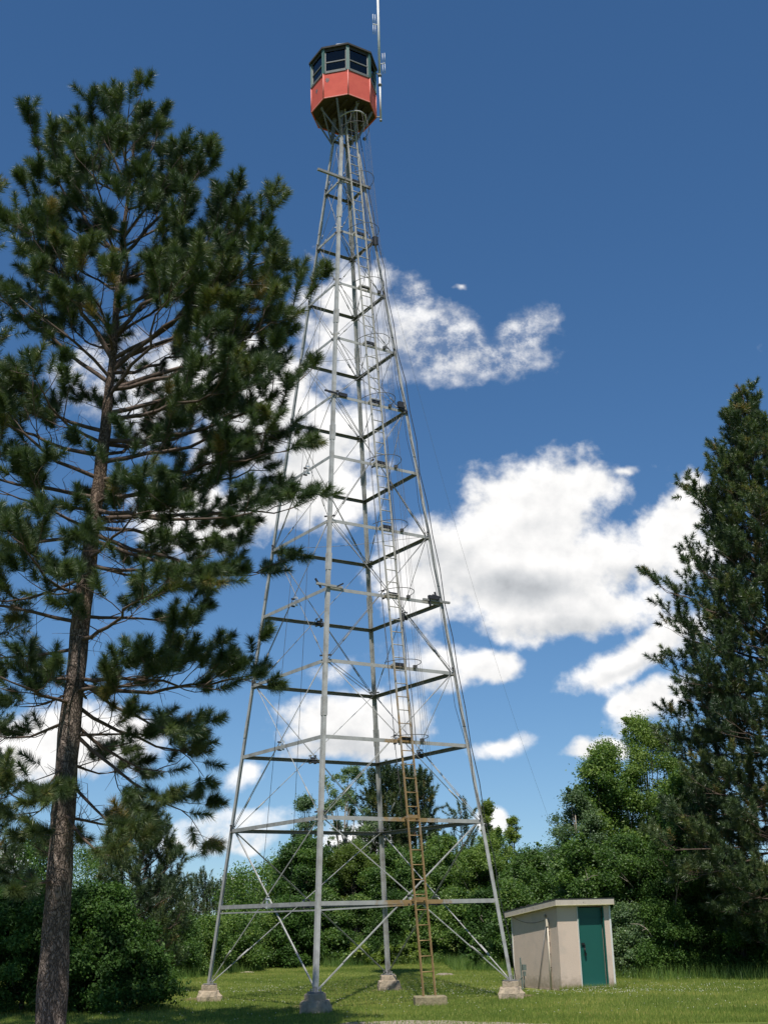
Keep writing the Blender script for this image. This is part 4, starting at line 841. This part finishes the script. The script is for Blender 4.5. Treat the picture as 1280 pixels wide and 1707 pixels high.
make_pine('pine_tree', 'large red pine with a bare scaly trunk, nearest tree at the left', tp, tr, BR, 5, per=330, ln=0.16, wd=0.0072, sl=(.16,.34), kind_upright=0.9, fan=3, up_hi=zpx(1050), stubs=11, sparse_low=True, ttube=20, sub_step=0.29, shoot_step=0.22)

def auto_branches(base, H, crown0, R, seed, n, top_r=0.25, updeg=(1.1, -0.1), upr=(1.4, .7), shape=0.75, lean=(0, 0), rough=.68):
    rg = np.random.default_rng(seed); out = []; a_ = rg.uniform(0, 6)
    for i in range(n):
        f_ = (i+rg.random())/n; h = crown0+(H-crown0)*f_**0.9; a_ += 2.4+rg.normal(0, .25)
        L_ = (top_r+(R-top_r)*(1-f_)**shape)*rg.uniform(rough, 1.08)
        if f_ < .08: L_ *= rg.uniform(.7, 1)
        s_ = base+UP*h*0.97; s_[0] += lean[0]*f_; s_[1] += lean[1]*f_
        rise = (updeg[1]+(updeg[0]-updeg[1])*f_)*L_; out.append((s_, s_+np.array([math.cos(a_)*L_, math.sin(a_)*L_, rise]), 0.010+0.007*L_, upr[1]+(upr[0]-upr[1])*f_))
    return out
def auto_pine(name, label, base, H, crown0, R, seed, n, per=60, ln=0.13, wd=0.008, r0=None, group=None, **kw):
    base = np.array([base[0], base[1], 0.0]); bk = {k: kw.pop(k) for k in ('top_r', 'updeg', 'upr', 'shape') if k in kw}
    r0 = r0 or H*0.014; tpts = [base-UP*.03]+[base+UP*H*f_ for f_ in (.1, .3, .55, .8, 1.0)]; trr = [r0*1.15, r0, r0*.8, r0*.55, r0*.28, .012]
    return make_pine(name, label, tpts, trr, auto_branches(base, H, crown0, R, seed, n, **bk), seed, per=per, ln=ln, wd=wd, group=group, **kw)
def base_at(px, Y): p = at(px, 1540, Y); return np.array([p[0], p[1], 0.0])
def z_at(px, py, Y): return at(px, py, Y)[2]
# --- right pines
YR = 5.2; bR = base_at(1352, YR); HR = z_at(1240, 655, YR)
exb = []
for (x, y, dy, ys) in [(1200,690,0,830),(1172,715,.2,900),(1142,770,-.2,960),(1142,815,.3,980),(1130,912,0,1050),(1075,962,-.1,1080),(1102,1012,.3,1110),(1108,1042,-.4,1140),(1092,1095,0,1150),(1130,1150,-.5,1210),(1120,1235,.2,1260),(1100,1190,.8,1230),(1110,1345,-.4,1330),(1090,1400,-.3,1370),(1140,1450,-.6,1400),(1215,740,-.4,850),(1165,850,.6,960),(1180,1000,-1,1080),(1150,1120,-1.2,1160),(1160,1300,-1.3,1300)]:
    zz = z_at(1255, ys, YR); s_ = bR+UP*zz; e_ = at(x+20, y+16+(22 if y < 800 else 0), YR+dy); exb.append((s_, e_, .04, 1.0))
tpts = [bR-UP*.03]+[bR+UP*HR*f_ for f_ in (.1, .3, .55, .8, 1.0)]
make_pine('pine_tree', 'tall dense pine rising at the right edge above the green thicket', tpts, [.26, .23, .18, .13, .07, .015], exb+auto_branches(bR, HR, .6, 4.0, 31, 215, rough=.5, upr=(1.3, .6), updeg=(1.1, -.05), shape=.95), 31, per=110, ln=0.16, wd=0.018, stubs=1, sub_step=.25, shoot_step=.24, sl=(.2,.4), kind_upright=1.0, fan=1)
b2 = base_at(1500, 7.5); H2 = z_at(1330, 610, 7.5)
auto_pine('pine_tree', 'tall pine mostly cut off by the right edge, behind the dense one', b2, H2, 1.0, 3.4, 37, 90, per=70, wd=.018, ln=.15, sub_step=.26, shoot_step=.18)
# --- pine leaning in from the left edge
b3 = base_at(-235, -9.0); H3 = z_at(-100, 190, -9.0)
auto_pine('pine_tree', 'dark pine whose branch tips only reach in at the upper left edge', b3, H3, 6.0, 2.35, 41, 60, per=100, wd=.010, ln=.15, sub_step=.24)
b4 = base_at(-75, 4.0); H4 = z_at(-60, 1130, 4.0)
auto_pine('pine_tree', 'dark bushy pine at the left edge, standing behind the broad shrub', b4, H4, .8, 2.0, 43, 50, per=110, wd=.014, ln=.15)
b5 = base_at(228, 4.0); H5 = z_at(232, 1375, 4.0)
auto_pine('pine_tree', 'low bushy pine with yellowish tips behind the shrub left of the tower', b5, H5, .7, 1.45, 47, 60, per=110, wd=.013, ln=.15, upr=(1.4, 1.0))

# ------------------------------------------------------------------ broadleaf trees and shrubs
def leaves_mesh(clumps, nper, size, rg, droop=0.3, tbase=0.5, tvar=0.18, fill=0.5):
    Vs = []; Ts = []
    tot = sum(c[1][0]*c[1][1]+c[1][1]*c[1][2]+c[1][0]*c[1][2] for c in clumps)
    for (c, r, tn) in clumps:
        share = (r[0]*r[1]+r[1]*r[2]+r[0]*r[2])/tot; n = max(20, int(nper*share)); d = nrm(rg.normal(size=(n, 3)))
        rad = (1-fill*rg.random(n)**1.4)*(1+0.30*rg.standard_normal(n)); 
        # lumpy surface
        lum = 1+0.16*np.sin(d[:, 0]*5+c[0]*3)*np.cos(d[:, 1]*6+c[1])+0.12*np.sin(d[:, 2]*8+d[:, 0]*7)
        P = np.array(c)+d*np.array(r)*(rad*lum)[:, None]
        nrmv = nrm(d*0.5+rg.normal(size=(n, 3))*0.75+np.array([0, 0, .45])); a = nrm(np.cross(nrmv, rg.normal(size=(n, 3)))); b = np.cross(nrmv, a)
        s = size*(0.65+0.7*rg.random(n))[:, None]
        q = np.stack([P-a*s*.5, P-b*s*.30+a*s*.02, P+a*s*.5-UP*0.15*s, P+b*s*.30+a*s*.02], 1); Vs.append(q.reshape(-1, 3))
        Ts.append(np.repeat(np.clip(tbase+tn+tvar*rg.standard_normal(n), 0, 1), 4))
    V = np.concatenate(Vs); return V, np.arange(len(V)).reshape(-1, 4), np.concatenate(Ts)
def crown_clumps(rg, base, H, h0, R, n, cr, shape='round', tv=.14):
    cl = []
    for i in range(n):
        f_ = rg.random(); z = h0+(H-h0)*f_
        if shape == 'round': rr = R*math.sqrt(max(0.05, 1-(2*f_-0.85)**2*0.9))
        elif shape == 'cone': rr = R*(1-f_)*1.0+.15
        elif shape == 'column': rr = R*(0.75+.25*math.sin(f_*3.1))
        else: rr = R*(1-f_**2.2*0.8)
        a_ = rg.uniform(0, 6.28); q_ = rr*math.sqrt(rg.random()); c = base+np.array([math.cos(a_)*q_, math.sin(a_)*q_, min(z, H-cr*.45)]); r = cr*rg.uniform(.6, 1.25)
        cl.append((c, (r, r, r*rg.uniform(.6, .95)), rg.normal(0, tv)))
    return cl
def make_tree(name, label, base, H, h0, R, mat, seed, n=22, cr=.7, nleaf=14000, size=.11, shape='round', cat='tree', group=None, trunk_r=None, tmat=None, fill=.5, spikes=0, dead=0, tbase=.45, wide=(1, 1)):
    rg = np.random.default_rng(seed); base = np.array([base[0], base[1], 0.0]); t = tag(empty(name, tuple(base)), label, cat, group)
    n = int(n*2.6); cr *= .60; nleaf = int(nleaf*2.4); size *= .66*rg.uniform(.8, 1.3); tbase += rg.uniform(-.2, .14); spikes = int(spikes*1.8+4)
    cl = crown_clumps(rg, base, H, h0, R, n, cr, shape)
    cl = [(base+(c-base)*np.array([wide[0], wide[1], 1]), r, tn) for c, r, tn in cl]
    for _ in range(spikes):   # leafy shoots standing out of the outline
        c, r, tn = cl[rg.integers(len(cl))]; a_ = rg.uniform(0, 6.28); d = nrm(np.array([math.cos(a_)*.6, math.sin(a_)*.3, rg.uniform(.3, 1.3)]))
        for k in range(4):
            s_ = cr*.26*(1-k*.17); cl.append((np.array(c)+d*np.array(r)*(0.85+k*.24), (s_, s_, s_), tn+.12))
    V, F_, ti = leaves_mesh(cl, nleaf, size, rg, fill=fill, tbase=tbase); np_mesh('crown', V-base, F_, mat, t, tint=ti)
    mb = MB(); r0 = trunk_r or max(.03, H*.013); top = base+UP*(h0+(H-h0)*.8); pts = [base-UP*.03]
    for k in range(1, 7): pts.append(base+(top-base)*k/6+rg.normal(0, .03*H/6, 3)*np.array([1, 1, 0]))
    mb.tube(pts, [r0*(1.1-.9*k/6) for k in range(7)], 8)
    for (c, r, tn) in cl[:min(n, 16)]:
        k = rg.integers(1, 5); p = pts[k]; c = np.array(c); m = (p+c)/2+np.array([0, 0, -.08*np.linalg.norm(c-p)])+rg.normal(0, .06, 3); mb.tube([p, m, c], [r0*.4, r0*.25, .008], 5, caps=False)
    tr_ = mb.build('trunk', tmat or btrunk, t); tr_.location = -Vector(base)
    if dead:
        for _ in range(dead):
            mb = MB()
            a_ = rg.uniform(-2.6, -.5); z = rg.uniform(.3, .75)*H; p = base+np.array([math.cos(a_)*R*.5, math.sin(a_)*R*.5, z]); d = nrm(np.array([math.cos(a_)*.5, math.sin(a_), rg.uniform(.0, .9)])); pts2 = [p]
            for k in range(4): d = nrm(d+rg.normal(0, .22, 3)); pts2.append(pts2[-1]+d*R*.28)
            mb.tube(pts2, [.022, .017, .012, .009, .004], 5, caps=False)
            mb.tube([pts2[2], pts2[2]+nrm(d+rg.normal(0, .6, 3))*R*.3], [.01, .003], 4, caps=False)
            o = mb.build('dead_branch', paleb, t); o.location = -Vector(base)
    return t
def T(px, top, Y, w_, label, mat=leafg, seed=1, name='broadleaf_tree', **kw):
    b = base_at(px+(px-640)*(1560-top)*.6/6560, Y); dist = Y-CAM[1]; H = z_at(px, top, Y); Rr = w_*dist/FPX/2
    return make_tree(name, label, b, H, kw.pop('h0', .25*H), Rr, mat, seed, cr=kw.pop('cr', max(.35, Rr*.42)), **kw)
# left shrubs in front
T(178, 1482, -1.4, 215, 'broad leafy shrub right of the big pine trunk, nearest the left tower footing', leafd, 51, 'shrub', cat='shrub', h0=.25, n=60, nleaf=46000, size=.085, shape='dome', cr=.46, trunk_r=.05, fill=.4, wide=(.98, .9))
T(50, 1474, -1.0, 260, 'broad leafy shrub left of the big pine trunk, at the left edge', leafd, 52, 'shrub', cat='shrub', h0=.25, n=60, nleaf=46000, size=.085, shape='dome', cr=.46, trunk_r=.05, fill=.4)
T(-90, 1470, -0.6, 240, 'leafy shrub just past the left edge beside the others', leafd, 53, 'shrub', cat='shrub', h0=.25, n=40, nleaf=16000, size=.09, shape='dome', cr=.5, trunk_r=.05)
# low hedge behind, left
for i, (px, top, wd_, Y, lb) in enumerate([(300,1525,70,13.5,'low round bush at the left end of the hedge, next to the broad dark shrub'),(345,1530,80,15,'low bush in the hedge directly behind the left tower leg'),(395,1528,80,17,'low bush in the middle of the hedge, above the flat pale stone'),(440,1522,80,19,'low bush at the right end of the hedge, left of the tall thicket')]):
    T(px, top, Y, wd_, lb, leafg, 60+i, 'hedge_bush', cat='bush', group='bushes of the low hedge behind the left tower leg', h0=.2, n=26, nleaf=15000, size=.10, shape='dome', cr=.5, trunk_r=.04)
# distant young pines on the left
k_ = 0
for (px, top, Y) in [(292,1492,48),(318,1478,52),(338,1472,50),(356,1490,55),(374,1484,50),(395,1488,54),(414,1480,52),(432,1492,56),(452,1486,54),(470,1500,50),(270,1480,50),(250,1490,52)]:
    H = z_at(px, top, Y); b = base_at(px, Y); k_ += 1
    lb = {318: 'distant young pine just left of the tower, with a tall pointed top', 338: 'distant young pine touching the left side of the left tower leg, tallest of its row', 292: 'distant young pine nearest the bushy pine, leftmost in the gap'}.get(px, 'one of the small distant young pines in the row behind the low hedge')
    auto_pine('young_pine', lb, b, H, .6, 1.25, 70+k_, 24, per=50, ln=.22, wd=.04, fan=0, kind_upright=2.4, group='distant young pines behind the low hedge', stubs=0, ttube=6, sub_step=.5, shoot_step=.3, sl=(.4, .8))
# middle thicket
T(508, 1398, 24, 120, 'leafy tree with a ragged outline at the left end of the tall thicket', leafg, 80, n=34, nleaf=26000, size=.12, h0=1.0, spikes=14, cr=.62)
T(512, 1332, 27, 70, 'slim leafy tree left of the front tower leg, taller than the thicket', leafa, 81, n=18, nleaf=9000, size=.11, h0=2.8, cr=.5, spikes=8)
T(580, 1280, 29, 105, 'tall thin airy aspen with sparse leaves between the front and back tower legs', leafa, 82, n=46, nleaf=11000, size=.10, h0=2.6, cr=.42, fill=.9, tmat=paleb, spikes=16, shape='column')
auto_pine('pine_tree', 'dark pine behind the back tower leg, left of the rusty ladder', base_at(648, 30), z_at(646, 1297, 30), 1.5, 1.7, 83, 60, per=110, ln=.20, wd=.032, fan=1, sl=(.4,.8), kind_upright=2.2, ttube=6, sub_step=.36, shoot_step=.24)
auto_pine('pine_tree', 'dark pine seen through and right of the rusty ladder', base_at(697, 30), z_at(695, 1300, 30), 1.5, 1.6, 84, 60, per=110, ln=.20, wd=.032, fan=1, sl=(.4,.8), kind_upright=2.2, ttube=6, sub_step=.36, shoot_step=.24)
T(590, 1410, 25, 130, 'yellowish green tree of the thicket between the front and back tower legs', leafy, 85, n=30, nleaf=22000, size=.12, h0=.8, spikes=10, cr=.6, tbase=.2)
T(660, 1418, 24, 120, 'mid green tree of the thicket below the dark pines and behind the ladder', leafg, 86, n=30, nleaf=22000, size=.12, h0=.8, spikes=8, cr=.6)
T(740, 1395, 25, 120, 'green tree of the thicket just right of the ladder', leafg, 87, n=30, nleaf=22000, size=.12, h0=.8, spikes=10, cr=.6)
auto_pine('spruce_tree', 'small dark spruce top standing out left of the right tower leg', base_at(776, 27), z_at(776, 1348, 27), 1.5, .9, 88, 36, per=60, ln=.15, wd=.028, fan=0, sl=(.3,.6), kind_upright=1.2, ttube=6, sub_step=.3, shoot_step=.22, upr=(.9, .6), updeg=(.6, 0))
T(815, 1338, 27, 60, 'slender yellow-green tree with a spiky top behind the right tower leg', leafy, 89, n=26, nleaf=9000, size=.10, h0=1.5, shape='cone', cr=.32, spikes=12)
T(858, 1358, 27, 56, 'pale green young conifer-shaped tree with a spiky top right of the right tower leg', leafy, 90, n=30, nleaf=8000, size=.09, h0=1.5, shape='cone', cr=.27, spikes=14, tbase=.6)
T(820, 1392, 24, 130, 'bright green tree of the thicket above the left end of the shed roof', leafg, 91, n=30, nleaf=22000, size=.12, h0=.8, spikes=10, cr=.6, tbase=.6, dead=2)
T(890, 1420, 22, 120, 'dull green tree of the thicket above the shed roof', leafg, 92, n=30, nleaf=22000, size=.115, h0=.8, spikes=8, cr=.6, dead=2)
shr = [(485,1500,19,'shrub at the lawn edge left of the front tower leg'),(540,1490,21,'shrub at the lawn edge right of the front tower leg'),(595,1495,21.5,'shrub at the lawn edge left of the back tower leg'),(650,1490,21.5,'shrub at the lawn edge behind the back tower leg'),(705,1490,21,'shrub at the lawn edge behind the foot of the ladder'),(760,1485,20,'shrub at the lawn edge right of the ladder'),(812,1490,18.5,'shrub at the lawn edge behind the white scrap and the right tower leg'),(860,1480,15,'shrub behind the left end of the shed')]
for i, (px, top, Y, lb) in enumerate(shr):
    T(px, top, Y, 84, 'dark '+lb, leafg if i % 3 else leafd, 100+i, 'shrub', cat='shrub', h0=.15, n=30, nleaf=17000, size=.11, shape='dome', cr=.5, trunk_r=.05, tbase=.4, dead=1 if i in (5, 6) else 0)
# small leafy plants at the lawn edge
for i, (px, Y, lb) in enumerate([(640,18.6,'low bright leafy weed just left of the back tower leg foot'),(672,18.8,'low bright leafy weed between the back leg and the ladder'),(690,19,'low broad-leaved weed directly behind the ladder foot'),(795,13.5,'small round bush standing out on the lawn edge left of the shed'),(600,19,'low leafy weed at the lawn edge between the front and back legs')]):
    T(px, 1575 if i != 3 else 1560, Y, 42, lb, leafy if i != 3 else leafg, 120+i, 'weed_plant', cat='plant', h0=.05, n=9, nleaf=1200, size=.13, shape='dome', cr=.22, trunk_r=.012)
for i, (px, top, lb) in enumerate([(548,1425,'deep green tree filling the thicket just right of the front tower leg'),(625,1428,'deep green tree filling the thicket left of the back tower leg'),(702,1422,'deep green tree filling the thicket under the second dark pine'),(785,1420,'deep green tree filling the thicket left of the right tower leg'),(935,1425,'deep green tree in the dip between the thicket and the right grove')]):
    T(px, top, 26.5, 130, lb, leafg, 180+i, n=30, nleaf=20000, size=.125, h0=.5, cr=.6, spikes=8, tbase=.3)
# right grove
T(965, 1318, 9, 90, 'grey-green poplar with fluttering sparse leaves at the left edge of the right grove', leafa, 130, n=40, nleaf=15000, size=.085, h0=1.8, cr=.42, fill=.8, spikes=16, tmat=paleb)
T(1020, 1238, 10, 110, 'bright leafy tree between the grey-green poplar and the tallest leafy tree', leafg, 131, n=44, nleaf=30000, size=.10, h0=1.8, cr=.55, spikes=20, tbase=.6)
T(1085, 1200, 10.5, 130, 'tallest leafy tree of the right grove, next to the dense pine', leafg, 132, n=50, nleaf=36000, size=.10, h0=1.5, cr=.6, spikes=20, tbase=.62)
T(1150, 1290, 9, 130, 'leafy tree half hidden behind the dense pine at the right', leafg, 133, n=40, nleaf=24000, size=.10, h0=1.2, cr=.6, spikes=10)
T(965, 1410, 8, 110, 'dark leafy tree directly behind the right end of the shed roof', leafg, 134, n=36, nleaf=26000, size=.095, h0=.6, cr=.5, spikes=8, dead=3, tbase=.35)
T(1045, 1395, 7.6, 120, 'dark leafy tree right of the shed with pale bare branches', leafg, 135, n=40, nleaf=28000, size=.095, h0=.6, cr=.5, spikes=8, dead=5, tbase=.35)
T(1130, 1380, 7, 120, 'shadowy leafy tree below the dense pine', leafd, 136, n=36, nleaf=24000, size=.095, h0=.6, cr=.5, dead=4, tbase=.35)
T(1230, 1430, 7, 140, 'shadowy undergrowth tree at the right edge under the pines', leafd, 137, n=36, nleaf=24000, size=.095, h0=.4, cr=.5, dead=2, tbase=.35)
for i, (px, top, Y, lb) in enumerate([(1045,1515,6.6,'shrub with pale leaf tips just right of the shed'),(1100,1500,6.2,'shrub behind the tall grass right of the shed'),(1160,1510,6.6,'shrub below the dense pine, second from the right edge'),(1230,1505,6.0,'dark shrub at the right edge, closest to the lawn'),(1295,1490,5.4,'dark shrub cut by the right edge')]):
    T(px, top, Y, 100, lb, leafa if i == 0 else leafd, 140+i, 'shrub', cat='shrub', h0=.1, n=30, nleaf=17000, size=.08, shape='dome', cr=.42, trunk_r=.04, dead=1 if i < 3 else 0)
# far wood that closes the view to either side
for i, (px, Y, top) in enumerate([(-260,34,1330),(-420,30,1300),(-150,44,1380),(60,46,1400),(150,48,1410),(1420,16,1200),(1560,12,1150),(1000,40,1400),(930,44,1410),(460,44,1440)]):
    T(px, top, Y, 190, ['leafy background tree far behind the low hedge', 'leafy background tree beyond the left edge'][0 if 0 < px < 600 else 1] if px < 700 else 'leafy background tree behind the right grove', leafg, 160+i, n=30, nleaf=9000, size=.2, h0=.6, group='background trees closing the clearing')

# tall grass along the edges of the lawn
def tall_keep(x, y):
    a = (y > 18.3+0.5*np.sin(x*2)) & (x > -3.5) & (x < 3.2)
    b = (x > 6.4) & (y > 5.0+.35*np.sin(x*3)-(x-7)*.45) & (y < 8) 
    c = (x < -3.5) & (y > 10.5+(x+6.0)*2.6) & (y < 20)
    d = (x > 3.0) & (x < 4.8) & (y > 12) 
    return a | b | c | d
tg_ = blades(95000, -7, 12, 1.5, 21, 0.30, 0.012, leafg, 'tall_grass', near=False, lean=.6, keep=tall_keep)
tag(tg_, 'unmown tall grass along the foot of the shrubs and trees', 'grass', kind='stuff')
bl2 = blades(14000, 3.9, 6.4, 0.9, 2.0, 0.11, 0.010, grassm, 'grass_fringe', near=False, keep=lambda x, y: (np.abs(y-(1.26+(x-4.76)*.296)+.07) < .08) & (x > 4.7)); tag(bl2, 'fringe of longer grass along the foot of the shed wall', 'grass', kind='stuff')
# clover heads
def clover():
    cs = [(1.5, -0.8, 2.6, .35), (5.6, 0.0, .9, .35), (4.6, .4, .8, .3), (6.6, -.6, .9, .3), (2.4, 2.0, 1.1, .9), (-1.8, 4.2, 1.2, .5), (-2.4, 3.2, .7, .2), (2.2, 4.5, 1.0, .8), (7.4, 1.0, 1.2, .8), (3.2, 0.9, .6, .6)]
    P = []
    for (x, y, a, b) in cs: n = 75; P.append(np.stack([x+rng.normal(0, a, n), y+rng.normal(0, b, n)], 1))
    P.append(np.stack([rng.uniform(-5, 9, 500), rng.uniform(-6, 9, 500)], 1)); P = np.concatenate(P); P = P[lawn_keep(P[:, 0], P[:, 1])]; n = len(P)
    o = np.array([[1, 0, 0], [-1, 0, 0], [0, 1, 0], [0, -1, 0], [0, 0, 1], [0, 0, -1]])*1.0; f = np.array([[0, 2, 4], [2, 1, 4], [1, 3, 4], [3, 0, 4], [2, 0, 5], [1, 2, 5], [3, 1, 5], [0, 3, 5]])
    c = np.stack([P[:, 0], P[:, 1], gz(P[:, 0], P[:, 1])+rng.uniform(.05, .085, n)], 1); r = rng.uniform(.005, .010, n)
    V = (c[:, None, :]+o[None]*r[:, None, None]).reshape(-1, 3); F_ = (np.arange(n)[:, None, None]*6+f[None]).reshape(-1, 3)
    tag(np_mesh('clover_flowers', V, F_, M('clover_white', (.62, .60, .50), .8)), 'tiny white clover heads scattered in the lawn', 'flowers', kind='stuff')
clover()
